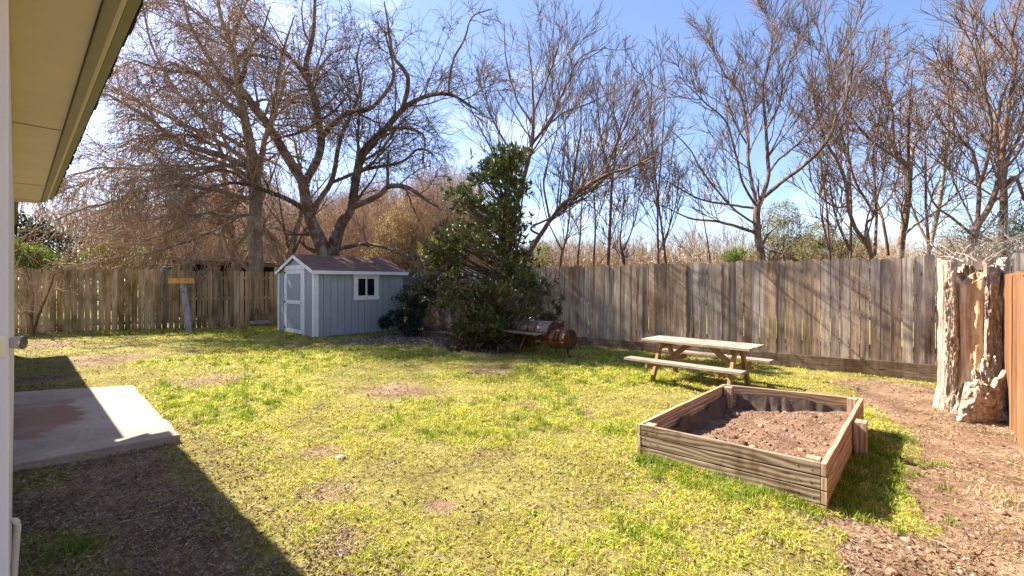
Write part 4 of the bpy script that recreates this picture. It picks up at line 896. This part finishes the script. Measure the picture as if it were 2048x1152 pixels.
limbsB = [
 LB([(512,640,D),(512,520,D),(511,440,D),(512,380,D),(500,290,D),(482,200,D),(470,120,D),(440,30,D),(430,-60,D)], [.25,.24,.23,.22,.17,.13,.09,.06,.03], .012),
 LB([(512,385,D),(525,300,D+.5),(548,220,D+.8),(560,130,D+1),(590,30,D+1)], [.12,.10,.08,.05,.02], .02),
 LB([(508,340,D),(440,310,D-1),(370,290,D-1.8),(300,240,D-2.4),(230,200,D-3),(170,190,D-3.2)], [.12,.10,.08,.06,.04,.02], .02),
 LB([(490,240,D),(440,190,D-.8),(390,145,D-1.4),(330,140,D-2),(265,118,D-2.3)], [.10,.08,.07,.05,.03], .02),
 LB([(502,300,D),(430,260,D+.2),(350,180,D+.2),(300,90,D),(280,0,D)], [.09,.07,.05,.04,.02], .02),
 LB([(512,400,D),(450,385,D-1.2),(360,372,D-2.2),(260,390,D-3),(160,415,D-3.5),(80,450,D-3.6)], [.09,.07,.055,.04,.025,.012], .05),
 LB([(512,350,D),(430,345,D+.6),(330,330,D+.8),(220,340,D+1),(120,380,D+1)], [.08,.065,.05,.03,.012], .05),
 LB([(512,440,D),(470,400,D+.6),(400,390,D+1.2),(300,420,D+1.5),(200,460,D+1.6)], [.07,.06,.045,.03,.012], .05),
 LB([(480,430,D-.6),(400,470,D-1.4),(300,500,D-2.0),(200,515,D-2.4),(110,520,D-2.6)], [.045,.035,.03,.02,.012], .05),
 LB([(470,400,D-.8),(380,440,D-1.8),(290,480,D-2.6),(210,500,D-3)], [.045,.035,.025,.012], .05),
 LB([(505,430,D-.3),(440,430,D-1),(360,430,D-1.6),(260,450,D-2.2),(170,480,D-2.6)], [.05,.045,.035,.025,.012], .05),
 LB([(508,380,D),(460,350,D-.5),(400,360,D-1),(320,400,D-1.4),(240,430,D-1.8)], [.055,.045,.035,.025,.012], .05),
 LB([(505,330,D),(400,330,D-2),(300,335,D-3),(200,330,D-3.6),(130,350,D-3.8)], [.07,.06,.045,.03,.012], .05),
 LB([(480,200,D),(400,90,D-.6),(370,20,D-.8),(360,-60,D-1)], [.08,.06,.04,.02], .02),
 LB([(470,120,D),(520,70,D),(540,10,D-.3)], [.06,.04,.02], .02),
]
tree('oak_tree', 'wide bare tree with grey trunk drooping brown branches over the left fence', limbsB,
     [dict(n=12, len_f=.36, ang=50, up=-.02, wander=.13, r_f=.5, nseg=9, lo=.12, droop=.12, minr=.018),
      dict(n=8, len_f=.55, ang=42, up=-.03, wander=.14, r_f=.55, nseg=7, droop=.14, minr=.012, lmin=.8, taper=.4),
      dict(n=9, len_f=.62, ang=38, up=-.05, wander=.14, r_f=.65, nseg=5, droop=.2, minr=.0085, lmin=.6, taper=.5)], M['bark_grey'], M['twig_tan'])
def generic(label, base, limbs, lv, tm='bark_red', cm='twig_brown', name='bare_tree', group='bare trees beyond the fences'):
    tree(name, label, limbs, lv, M[tm], M[cm], group=group)
T2 = [dict(n=8, len_f=.46, ang=38, up=.26, wander=.09, r_f=.42, nseg=7, lo=.2, minr=.013, taper=.35),
      dict(n=5, len_f=.55, ang=36, up=.2, wander=.10, r_f=.55, nseg=5, minr=.0095, lmin=.4, taper=.4),
      dict(n=4, len_f=.55, ang=36, up=.14, wander=.10, r_f=.7, nseg=3, minr=.0068, lmin=.3, taper=.5)]
T2b = [dict(T2[0], n=9), dict(T2[1], n=6), dict(T2[2], n=4)]
generic('second grey trunk left of the shed, forking low behind the carport', None, [
 LB([(470,640,18),(468,520,18),(460,460,18),(452,380,18),(440,300,18),(400,220,18)], [.24,.22,.19,.15,.10,.04], .015),
 LB([(462,470,18),(430,430,18.3),(400,400,18.6),(350,350,19),(300,300,19)], [.12,.11,.09,.06,.03], .02), LB([(470,500,18),(500,450,18.2),(530,380,18.4),(560,300,18.6)], [.10,.09,.07,.03], .02)], T2b, 'bark_grey', 'twig_tan')
generic('slanting grey trunk just left of the shed roof', None, [
 LB([(560,640,18.5),(578,520,18.5),(592,460,18.5),(602,420,18.6),(600,350,18.8),(580,250,19)], [.22,.19,.17,.13,.09,.03], .015),
 LB([(590,470,18.5),(540,455,18),(520,470,17.6),(480,440,17.4)], [.10,.08,.06,.03], .02)], T2, 'bark_grey', 'twig_brown')
generic('bare tree rising in a fan just right of the magnolia top', None, [
 LB([(1000,620,14.5),(1015,480,14.5),(1036,384,14.5),(1058,300,14.5),(1063,245,14.5),(1060,150,14.6),(1050,60,14.8)], [.15,.13,.11,.09,.07,.04,.015], .015),
 LB([(1060,292,14.5),(1100,240,14.3),(1130,180,14.2),(1160,120,14),(1215,98,14)], [.07,.06,.045,.03,.01], .02),
 LB([(1063,245,14.5),(1030,190,14.8),(1010,120,15),(1005,40,15)], [.05,.04,.03,.01], .02),
 LB([(1050,330,14.5),(1010,280,14.2),(980,220,14),(965,150,14)], [.05,.04,.03,.01], .02),
 LB([(1062,240,14.5),(1090,170,15),(1110,110,15),(1125,40,15)], [.05,.04,.03,.01], .02),
 LB([(1070,280,14.5),(1120,230,15),(1180,205,15.4),(1240,180,15.6)], [.05,.04,.03,.01], .02)], T2b)
generic('bare tree leaning far to the right from behind the magnolia', None, [
 LB([(1030,600,13.8),(1046,530,13.8),(1085,467,13.8),(1110,430,13.8),(1138,399,12.4),(1211,350,11.0),(1270,331,10.2),(1330,300,9.7)], [.13,.12,.10,.09,.08,.06,.04,.015], .012),
 LB([(1080,470,13.8),(1060,455,13.6),(1110,430,13.4),(1140,405,13.2)], [.05,.05,.04,.02], .01),
 LB([(1138,399,12.4),(1150,330,12.2),(1160,250,12),(1150,170,12)], [.05,.04,.03,.01], .02),
 LB([(1211,350,11.0),(1240,280,10.6),(1270,220,10.2),(1310,170,10)], [.04,.03,.02,.01], .02),
 LB([(1100,445,13.8),(1090,360,14),(1110,280,14.3),(1120,220,14.5)], [.05,.04,.03,.01], .02)], T2)
generic('straight slim bare tree above the fence left of the picnic table', None, [
 LB([(1214,620,13.6),(1216,530,13.6),(1221,438,13.6),(1223,365,13.6),(1236,268,13.6),(1262,195,13.5),(1290,130,13.4)], [.075,.07,.06,.05,.04,.03,.01], .012),
 LB([(1223,365,13.6),(1205,300,13.8),(1195,240,14),(1190,170,14)], [.04,.03,.02,.01], .02), LB([(1236,268,13.6),(1225,210,13.4),(1230,150,13.2)], [.03,.02,.01], .02)], T2)
k = 0
for (x0, x1, yt, d_, lab) in ((1187,1184,330,14,'thin sapling trunk just left of the straight slim tree'),(1121,1140,395,13,'crooked sapling above the fence behind the grill'),(1155,1165,380,15,'pale slender sapling between the crooked sapling and the thin trunk'),
     (1250,1246,440,13.4,'short forked sapling just right of the straight slim tree'),(1318,1330,250,12.9,'multi-stemmed bare sapling above the middle of the grey fence'),(1332,1300,200,13.0,'second stem of the middle saplings curving left'),
     (1660,1640,330,12,'thin upright sapling right of the spreading bare tree'),(1700,1690,260,11.5,'slender reddish sapling left of the crowded thicket'),(1420,1405,420,16,'small far sapling left of the spreading bare tree'),(1860,1850,300,10,'pale thin sapling above the fence left of the stump')):
    k += 1; dx = x1-x0
    lm = [LB([(x0-dx*.1,620,d_),(x0,530,d_),(x0+dx*.5+6*math.sin(k),(530+yt)/2,d_+.1),(x1,yt,d_+.2),(x1+dx*.5+10*math.sin(k*2),yt-90,d_+.3)], [.05,.046,.035,.022,.008], .012)]
    if k in (2, 4, 5, 6, 7, 8): lm.append(LB([(x0+dx*.2,500,d_),(x0-30*math.sin(k),430,d_),(x0-45*math.sin(k),340,d_)], [.03,.022,.008], .012))
    generic(lab, None, lm, [dict(T2[0], n=7, len_f=.36), dict(T2[1], n=6), dict(T2[2], n=4)], 'bark_red', 'twig_brown' if k % 3 else 'twig_tan', 'sapling', 'saplings beyond the grey fence')
def Z4(d, *p): return [(1350+a/2.133, b_/2.133, d+(q_[0] if q_ else 0)) for (a, b_, *q_) in p]
D = 10.3
generic('spreading bare tree with one short trunk above the fence behind the raised bed', None, [
 LB(Z4(D,(375,1300),(370,1110),(352,1000),(350,890),(368,850)), [.13,.125,.11,.10,.08], .006),
 LB(Z4(D,(350,890),(312,700,.2),(308,560,.3),(272,400,.4),(200,300,.5),(130,160,.6)), [.055,.05,.045,.035,.02,.008], .01),
 LB(Z4(D,(350,880),(290,780,-.3),(250,620,-.5),(210,500,-.6),(120,420,-.7),(20,310,-.8)), [.04,.035,.03,.025,.02,.008], .01),
 LB(Z4(D,(368,850),(395,745),(385,560,.1),(370,370,.2),(400,250,.2),(420,60,.3)), [.065,.06,.05,.035,.02,.008], .01),
 LB(Z4(D,(368,850),(450,780,-.4),(560,700,-.9),(650,600,-1.3),(688,490,-1.5),(740,380,-1.6),(760,200,-1.7)), [.06,.055,.05,.04,.03,.02,.008], .01),
 LB(Z4(D,(395,745),(440,680,.4),(540,600,.7),(640,470,.9),(740,330,1)), [.04,.035,.03,.02,.008], .01),
 LB(Z4(D,(385,560,.1),(440,470),(470,330),(520,200),(540,60)), [.035,.03,.02,.015,.007], .01),
 LB(Z4(D,(340,990),(260,960,-.3),(170,940,-.5),(60,930,-.7),(-60,880,-.8)), [.05,.045,.035,.025,.01], .01),
 LB(Z4(D,(345,890),(240,875,.3),(110,850,.6),(0,790,.8),(-80,740,1)), [.04,.035,.03,.02,.008], .01),
 LB(Z4(D,(350,960),(240,880,-.8),(130,740,-1.2),(60,620,-1.4),(-40,520,-1.6)), [.035,.03,.025,.018,.008], .01),
 LB(Z4(D,(310,620,.3),(260,530,.3),(210,380,.2),(190,250,.1)), [.03,.025,.018,.007], .01),
 LB(Z4(D,(370,1050),(450,1080,-.5),(560,1060,-.9)), [.03,.022,.008], .01)], [dict(T2[0], n=9, len_f=.40, minr=.010), dict(T2[1], n=6, minr=.0075), dict(T2[2], n=4, minr=.0055)], 'bark_brown', 'twig_brown')
D = 11.0
generic('multi-stemmed reddish bare tree right of the spreading tree', None, [
 LB(Z4(D,(845,1300),(838,1090),(770,970),(742,880),(735,780),(700,690),(650,600,-.1),(600,440,-.2),(570,260,-.2)), [.07,.065,.06,.055,.05,.045,.035,.02,.008], .008),
 LB(Z4(D,(835,1080),(820,960,.2),(850,910,.3),(780,780,.4),(740,640,.4),(700,500,.4),(680,330,.4),(640,80,.4)), [.05,.045,.045,.04,.03,.025,.02,.007], .008),
 LB(Z4(D,(850,1090),(860,940,.5),(855,800,.6),(850,650,.7),(880,480,.7),(900,330,.7)), [.05,.045,.04,.03,.02,.007], .008),
 LB(Z4(D,(742,880),(680,880,-.5),(610,830,-.8),(570,760,-1)), [.03,.025,.02,.007], .008),
 LB(Z4(D,(850,910,.3),(920,840,.2),(960,720,.1),(960,560,.1)), [.03,.025,.018,.007], .008)], [dict(T2[0], n=8), dict(T2[1], n=6), dict(T2[2], n=4)])
D = 13.0
generic('dense vine tangled tree in the thicket above the fence', None, [
 LB(Z4(D,(955,1300),(958,1090),(985,930),(1000,800),(985,700),(940,620),(930,450),(900,330)), [.14,.13,.12,.10,.09,.07,.05,.02], .012),
 LB(Z4(D,(1000,800),(1010,640,.5),(1060,560,.7),(1110,480,1),(1200,330,1.2)), [.08,.07,.05,.04,.015], .012),
 LB(Z4(D,(985,700),(880,630,-.5),(800,560,-.8),(720,450,-1)), [.06,.05,.035,.015], .012),
 LB(Z4(D,(940,620),(860,480,.5),(800,360,.8)), [.05,.035,.015], .012),
 LB(Z4(D,(1000,780),(990,600,-.6),(1000,450,-.8),(1010,300,-1)), [.06,.05,.035,.015], .012),
 LB(Z4(D,(910,1090),(890,960),(860,860,.3),(800,700,.5)), [.06,.05,.04,.02], .012)], [dict(T2b[0], up=.08, ang=52, wander=.2), dict(T2b[1], up=.05, wander=.22), dict(T2b[2], up=.0, wander=.25)], 'bark_brown', 'twig_brown')
D = 13.6
generic('leaning slim double trunk in the thicket above the end of the grey fence', None, [
 LB(Z4(D,(1040,1300),(1080,1080),(1120,900),(1135,800),(1155,600),(1170,450),(1230,330),(1240,220)), [.09,.085,.08,.07,.06,.05,.03,.012], .012),
 LB(Z4(D,(1120,880),(1150,740,.3),(1150,560,.4),(1120,380,.6),(1100,250,.6)), [.05,.045,.035,.02,.01], .012),
 LB(Z4(D,(1090,1050),(1040,960,.3),(1010,860,.3)), [.06,.05,.03], .012)], T2b, 'bark_grey', 'twig_tan')
D = 10.2
generic('tall reddish bare tree rising behind the hollow stump', None, [
 LB(Z4(D,(1250,1300),(1262,1060),(1300,960),(1350,870),(1390,740),(1400,600),(1425,430),(1448,270),(1440,180),(1380,60)), [.10,.095,.085,.08,.07,.06,.05,.04,.03,.01], .008),
 LB(Z4(D,(1290,980),(1298,800,.2),(1272,650,.3),(1220,590,.4),(1190,480,.5),(1180,330,.5)), [.06,.055,.045,.03,.02,.008], .008),
 LB(Z4(D,(1295,800,.2),(1330,700),(1350,560,-.2),(1330,420,-.3),(1290,250,-.4),(1240,120,-.5)), [.05,.045,.035,.03,.02,.008], .008),
 LB(Z4(D,(1448,270),(1400,220,.2),(1330,120,.3),(1260,15,.4)), [.03,.025,.02,.008], .008),
 LB(Z4(D,(1280,1010),(1180,930,-.4),(1100,860,-.8),(1050,700,-1)), [.04,.035,.025,.008], .008),
 LB(Z4(D,(1390,740),(1460,660,.3),(1520,540,.5),(1560,400,.6)), [.04,.035,.025,.01], .008),
 LB(Z4(D,(1400,600),(1350,470,.5),(1200,330,.9),(1120,260,1)), [.035,.03,.02,.008], .008)], T2b)
generic('thick brown trunk at the right edge behind the stump', None, [
 LB(Z4(12,(1395,1300),(1400,1060),(1410,850),(1400,700),(1375,560),(1400,400),(1480,250)), [.13,.12,.11,.09,.07,.05,.02], .01),
 LB(Z4(12,(1400,800),(1450,760,.3),(1500,860,.6),(1560,780,.8)), [.07,.06,.05,.03], .012),
 LB(Z4(12,(1405,700),(1480,560,-.2),(1530,420,-.3),(1560,240,-.4)), [.06,.05,.035,.015], .012)], T2b, 'bark_brown', 'twig_brown')
# bare shrubs: against the left fence and behind the stump
p = GP(62, 672); d_ = p[1]
tree('bare_shrub', 'leafless forked shrub standing against the left end of the brown fence', [
 LB([(66,675,d_),(63,630,d_),(64,590,d_),(58,560,d_),(50,530,d_)], [.035,.03,.025,.015,.006], .006), LB([(66,668,d_),(80,620,d_-.1),(95,585,d_-.1),(110,545,d_-.1),(118,510,d_-.1)], [.03,.026,.02,.014,.006], .006), LB([(66,640,d_),(50,625,d_-.2),(35,640,d_-.3)], [.015,.012,.005], .006)],
 [dict(n=7, len_f=.4, ang=45, up=.15, wander=.14, r_f=.5, nseg=5, minr=.005), dict(n=4, len_f=.45, ang=40, up=.1, wander=.15, r_f=.6, nseg=3, minr=.0035, lmin=.15)], M['bark_red'], M['twig_tan'], cat='shrub')
p = W(1960, 520, 9.3)
lm = []
for k in range(16):
    a_ = rng.uniform(-1, 1); lm.append(curve([(p[0]+rng.normal(0,.3), p[1]+rng.normal(0,.3), .0), (p[0]+a_*.3, p[1], 1.5), (p[0]+a_*1.1, p[1]+rng.normal(0,.3), 2.1+rng.uniform(0,.3)), (p[0]+a_*2.0, p[1]-.3, 2.0+rng.uniform(-.2,.8))], [.022,.018,.012,.004], 4, .02))
tree('bare_shrub', 'pale tangled leafless shrub arching behind the top of the stump', lm, [dict(n=9, len_f=.35, ang=45, up=.0, wander=.2, r_f=.5, nseg=5, lo=.4, droop=.1, minr=.005), dict(n=6, len_f=.5, ang=40, up=.0, wander=.2, r_f=.6, nseg=3, minr=.004, lmin=.2)], M['twig_pale'], M['twig_pale'], cat='shrub')
# twigs on the stump top
lm = []
for k in range(9):
    a_ = rng.uniform(0, 6.28); r_ = rng.uniform(.15, .5); z_ = sg+1.93; c_ = (sc_[0]+rng.normal(-.08,.10), sc_[1]+rng.normal(-.1,.10))
    lm.append(curve([(c_[0], c_[1], z_), (c_[0]+math.cos(a_)*r_*.5, c_[1]+math.sin(a_)*r_*.5, z_+.08), (c_[0]+math.cos(a_)*r_, c_[1]+math.sin(a_)*r_, z_+rng.uniform(-.05,.16))], [.007,.005,.002], 3, .01))
b = MB()
for P, Rr in lm: b.tubes(P, Rr, 4)
tag(b.build('dead_twigs', M['twig_pale'], smooth=True), 'nest of pale dead twigs lying on top of the hollow stump', 'twigs')

# ------------------------------------------------------------------ leafy plants
def leaves(b, C_, Dr, L_, Wd, m=0):
    """C_ centres(base), Dr directions, lengths, widths: folded pointed leaves"""
    n = len(C_); Dr = Dr/np.linalg.norm(Dr, axis=1, keepdims=True); v = np.cross(Dr, rng.normal(0, .35, (n, 3))+[0,0,1]); v /= np.linalg.norm(v, axis=1, keepdims=True)+1e-9; up_ = np.cross(v, Dr)
    L_ = L_[:, None]; Wd = Wd[:, None]; a = C_; mid = C_+Dr*L_*.5-up_*L_*.02; e = C_+Dr*L_*.98-up_*L_*.16
    l1 = C_+Dr*L_*.30+v*Wd*.42+up_*Wd*.16; l2 = C_+Dr*L_*.68+v*Wd*.40+up_*Wd*.10-up_*L_*.05; r1 = C_+Dr*L_*.30-v*Wd*.42+up_*Wd*.16; r2 = C_+Dr*L_*.68-v*Wd*.40+up_*Wd*.10-up_*L_*.05
    V = np.stack([a, mid, e, l1, l2, r1, r2], 1).reshape(-1, 3); i = np.arange(n)[:, None]*7
    b.add(V, i+np.array([[0,1,4,3]]), m=m); o = b.n-7*n
    for f in ([1,2,4,4], [0,5,6,1], [1,6,2,2]):
        f = f[:3] if f[2] == f[3] else f
        b.V.append(np.zeros((0,3))); b.F.append(i+np.array([f])+o); b.U.append(np.zeros((n*len(f),2))); b.M.append(np.full(n, m)); b.A.append(np.zeros(0))
mg = thing('magnolia_tree', 'dark green glossy magnolia tree standing between shed and grill', 'tree')
MD = 11.0; gm = gz(*W(1000, 690, MD)[:2])
prof = [(300,978,1052),(330,972,1058),(352,945,1062),(380,900,1058),(410,878,1050),(440,868,1052),(480,852,1062),(520,845,1062),(560,838,1092),(600,835,1112),(630,862,1118),(655,900,1112),(690,912,1060)]
py = np.array([q_[0] for q_ in prof]); lx = np.array([q_[1] for q_ in prof]); rx = np.array([q_[2] for q_ in prof])
TR = LB([(1000,700,MD),(1000,600,MD),(1003,500,MD),(1010,400,MD),(1014,305,MD)], [.10,.08,.06,.04,.012], .01)
b = MB(); b.tubes(TR[0], TR[1], 10)
cs = []; ds = []
for k in range(500):
    yy = 300+(690-300)*rng.uniform(0, 1)**.85; l_, r_ = np.interp(yy, py, lx), np.interp(yy, py, rx)
    cxp = 1005; hw = (r_-l_)/2; mid = (l_+r_)/2; zc_ = CZ+(565-yy)/F*MD; rad = hw/F*MD
    an = rng.uniform(0, 2*math.pi); rr = rad*rng.uniform(.3, 1.12)**.6
    # gaps
    ctr = np.array([(mid-1024)/F*MD, MD, zc_]); tip = ctr+np.array([math.cos(an)*rr, math.sin(an)*rr*.95, rng.normal(0, .07)])
    if vn(np.array(an*1.5+3), np.array(zc_*1.9), 77) < (.40 if zc_ > 1.6 else .30) and zc_ > .7: continue
    tz = min(max((565-(yy+45))/1, -120), 260); s0 = W(1003+(565-yy)*.035, min(yy+55, 695), MD)
    P, Rr = curve([s0, s0*.45+tip*.55+[0,0,-.08], tip], [.022,.014,.006], 4, .008); b.tubes(P, Rr, 4)
    cs.append(tip); ds.append((tip-s0)/np.linalg.norm(tip-s0))
b.build('trunk', M['bark_brown'], mg, smooth=True)
b = MB(); cs = np.array(cs); ds = np.array(ds)
lc = np.repeat(cs, 6, 0); ld = np.repeat(ds, 6, 0); sub = lc+rng.normal(0, .12, lc.shape)-ld*rng.uniform(0, .25, (len(lc), 1))
nl = 9; C2 = np.repeat(sub, nl, 0); D2 = np.repeat(ld*.5+[0,0,.45]+rng.normal(0, .25, ld.shape), nl, 0); D2 = D2/np.linalg.norm(D2, axis=1, keepdims=True)+rng.normal(0, .75, (len(C2), 3))
C2 = C2+rng.normal(0, .02, C2.shape); n = len(C2)
leaves(b, C2, D2, rng.uniform(.10, .18, n), rng.uniform(.04, .062, n))
kk = rng.choice(len(sub), 420, replace=False); C3 = np.repeat(sub[kk], 4, 0); D3 = rng.normal(0, .8, C3.shape)+[0,-.2,.3]; leaves(b, C3, D3, rng.uniform(.06, .11, len(C3)), rng.uniform(.03, .045, len(C3)), 1)
b.build('crown', [M['magnolia'], M['magnolia_bud']], mg)
def bush(name, label, cpts, n, r, lsz, mat_, stem_m, cat='shrub', seedn=40, fl=1.0, base=None, group=None):
    root = thing(name, label, cat, group=group); cpts = np.array(cpts, float); b = MB(); gb = np.array([cpts[:, 0].mean(), cpts[:, 1].mean(), 0]) if base is None else np.array(base)
    idx = rng.integers(0, len(cpts), n); rad = np.array(r)[idx] if hasattr(r, '__len__') else np.full(n, r)
    v = rng.normal(0, 1, (n, 3)); v /= np.linalg.norm(v, axis=1, keepdims=True); rr = rad*rng.uniform(.25, 1, n)**.5; c = cpts[idx]+v*rr[:, None]
    g_ = vn(c[:, 0]*3+5, c[:, 2]*3+c[:, 1]*2, 5) > .28; c = c[g_]; v = v[g_]
    leaves(b, c, v+rng.normal(0, .6, c.shape)+[0,0,.2], rng.uniform(.6, 1.3, len(c))*lsz, rng.uniform(.35, .6, len(c))*lsz*fl)
    s = MB()
    for k in range(seedn):
        q_ = c[rng.integers(0, len(c))]; P, Rr = curve([gb+rng.normal(0,.06,3)*[1,1,0], gb*.5+q_*.5+rng.normal(0,.1,3), q_], [.02,.012,.004], 4, .012); s.tubes(P, Rr, 4)
    s.build('stems', stem_m, root, smooth=True); b.build('foliage', mat_, root); return root
sp_ = [W(835,555,13.2), W(820,590,13.0), W(830,620,12.9), W(810,640,12.7), W(790,635,12.7), W(800,610,12.8), W(770,645,12.6), W(850,600,13.2), W(845,570,13.3), W(825,655,12.6), W(862,590,13.3)]
bush('evergreen_shrub', 'dark broadleaf shrub growing against the right end of the shed', sp_, 5200, [.28,.30,.30,.28,.24,.30,.16,.28,.25,.26,.2], .085, M['shrub_dark'], M['bark_brown'], base=[*W(822,660,12.8)[:2], 0])
bush('evergreen_shrub', 'low magnolia shoots at the foot of the magnolia on the left', [W(925,680,10.3), W(945,672,10.4), W(910,690,10.2), W(960,685,10.4)], 1100, [.2,.24,.14,.22], .11, M['magnolia'], M['bark_brown'], base=[*W(945,690,10.5)[:2], 0])
bush('green_bush', 'bright green leafy bush behind the far left of the brown fence', [W(40,520,14), W(70,515,14.2), W(20,505,14), W(60,530,14), W(100,535,14.4)], 4500, .45, .09, M['green_leaf'], M['bark_brown'])
bush('dark_bush', 'dark green bush above the bright one behind the left fence', [W(60,470,17), W(90,490,17), W(30,460,17), W(120,505,17), W(20,485,17)], 6500, .7, .11, M['shrub_dark'], M['bark_brown'])
bush('olive_bush', 'olive green bush behind the middle of the brown fence', [W(230,500,19), W(200,515,19), W(270,520,19), W(180,530,19), W(310,515,20)], 5000, .6, .10, M['olive_leaf'], M['bark_brown'])
bush('tan_leafed_tree', 'tan leafed rounded tree behind the shed roof left of the magnolia', [W(810,430,22), W(790,460,22), W(835,460,22), W(820,500,22), W(780,495,22), W(760,520,22), W(850,500,22)], 12000, [.9,1,1,1,1,.8,.8], .10, M['tan_leaf'], M['bark_brown'], 'tree', 160)
bush('olive_bush', 'olive bush showing through behind the magnolia', [W(860,500,19), W(880,520,19), W(1075,510,18), W(1060,525,18)], 4500, .6, .09, M['olive_leaf'], M['bark_brown'])
bush('cedar_tree', 'olive green cedar behind the spreading bare tree', [W(1565,430,24), W(1550,460,24), W(1585,465,24), W(1570,495,24), W(1600,500,24), W(1535,500,24)], 9000, [.8,.9,.9,1,.9,.9], .10, M['olive_leaf'], M['bark_brown'], 'tree', 120)
bush('cedar_tree', 'wide olive cedar left of the thicket above the fence', [W(1640,470,22), W(1680,480,22), W(1710,495,22), W(1660,505,22), W(1620,500,22)], 8000, [.7,.8,.8,.8,.7], .09, M['olive_leaf'], M['bark_brown'], 'tree', 120)
bush('yellow_green_bush', 'small yellow green bush just above the fence left of the spreading tree trunk', [W(1475,512,15), W(1490,515,15), W(1460,520,15)], 1600, .28, .07, M['green_leaf'], M['bark_brown'])
bush('grey_green_bush', 'grey green bush in the thicket at the right edge', [W(1990,470,15), W(2040,450,15), W(2060,490,15), W(1930,485,15.5), W(2080,440,16)], 7000, .7, .08, M['shrub_dark'], M['bark_brown'])
# weeds and small items
for (px_, py_, lab) in ((145,1100,'small leafy green weed in the shade at the bottom left'), (1800,878,'green weed clump on the dirt right of the bed shadow'), (2010,1000,'pale straw and weed clump at the right edge of the dirt')):
    g_ = GP(px_, py_); b = MB(); hx = g_[0]+rng.normal(0, .08, 260); hy = g_[1]+rng.normal(0, .07, 260); blades(b, hx, hy, rng.uniform(.03, .11, 260), np.full(260, .005), rng.uniform(.4, 1.6, 260))
    tag(b.build('weed', M['tuft'] if px_ < 1900 else M['straw'], smooth=True), lab, 'weed')
for (px_, py_, r_, lab) in ((682,916,.035,'flat grey stone in the bare patch of the middle lawn'), (1822,1078,.012,'tiny pale stone on the dirt near the bed shadow tip')):
    g_ = GP(px_, py_); b = MB(); blob(b, (*g_, gz(*g_)+.005), r_, (1.2,1,.5), 3, 12, 8, .25); tag(b.build('stone', M['stone'], smooth=True), lab, 'stone')
for (a_, c_, lab) in (((1855,1080),(1905,1107),'long pale dry stick on the dirt at the lower right'), ((1935,1108),(1972,1072),'short pale dry stick crossing the long one'), ((1930,1110),(1990,1098),'thin straight straw stalk beside the crossing sticks')):
    p0, p1 = GP(*a_), GP(*c_); P = np.array([[*p0, gz(*p0)+.02], [*((p0+p1)/2+.01), gz(*((p0+p1)/2))+.03], [*p1, gz(*p1)+.035]]); b = MB(); b.tubes(P, np.array([.003,.0028,.0015]), 6); tag(b.build('dry_stick', M['straw'], smooth=True), lab, 'stick', 'dry sticks on the dirt')
# old boards at the foot of fence behind the magnolia
b = MB(); g_ = W(880, 655, 13.1); b.board([g_[0]-.5, g_[1]+.1, .22], [g_[0]+.7, g_[1]-.35, .20], .12, .04, (0,0,1)); tag(b.build('loose_board', M['fence_rot']), 'loose dark board lying before the fence between shed and magnolia', 'board')
b = MB(); p0 = GP(500, 655); p1 = GP(545, 652); b.board([*p0, .28], [*p1, .28], .10, .05, (0,0,1)); tag(b.build('loose_board', M['grey_board']), 'low grey board along the foot of the brown fence by the shed', 'board')

# ------------------------------------------------------------------ far scrub wood
root = None
x = rng.uniform(-26, 34, 2600); y = rng.uniform(22, 40, 2600); hgt = (2.6+2.6*vn(x*.25, y*.2, 4)+.04*(y-22)*2)*np.where(x > -2, .8, 1.55)
P0 = np.stack([x, y, np.zeros_like(x)], 1); P = np.stack([P0+np.array([0,0,1.])*hgt[:, None]*f+np.cumsum(rng.normal(0, .12, (len(x), 3)), 0)[:, :]*0+rng.normal(0, .12, (len(x), 3))*f for f in np.linspace(0, 1, 6)], 1)
b = MB(); par = (P, np.linspace(.03, .01, 6)[None]*np.ones((len(x), 1))); b.tubes(par[0], par[1], 3)
c1_ = spawn(par, 10, .38, 35, .2, .12, .6, 3, lo=.2, minr=.010, lmin=.5); b.tubes(c1_[0], c1_[1], 3)
c2_ = spawn(c1_, 4, .5, 40, .1, .15, .7, 2, lo=.2, minr=.008, lmin=.3); b.tubes(c2_[0], c2_[1], 3)
tag(b.build('scrub_wood', M['twig_tan'], smooth=True), 'far tan mass of bare scrub and brush beyond the fences', 'brush', kind='stuff')
n = 42000; x = rng.uniform(-30, 40, n); y = rng.uniform(24, 46, n); z = rng.uniform(0, 1, n)*(2.2+2.4*vn(x*.3, y*.3, 8))
b = MB(); v = rng.normal(0, 1, (n, 3)); leaves(b, np.stack([x, y, z], 1), v, rng.uniform(.12, .26, n), rng.uniform(.08, .16, n))
tag(b.build('dry_undergrowth', M['tan_leaf']), 'far dry tan undergrowth filling the wood behind the grey fence', 'undergrowth', kind='stuff')
# a low far rise closes the view under the wood
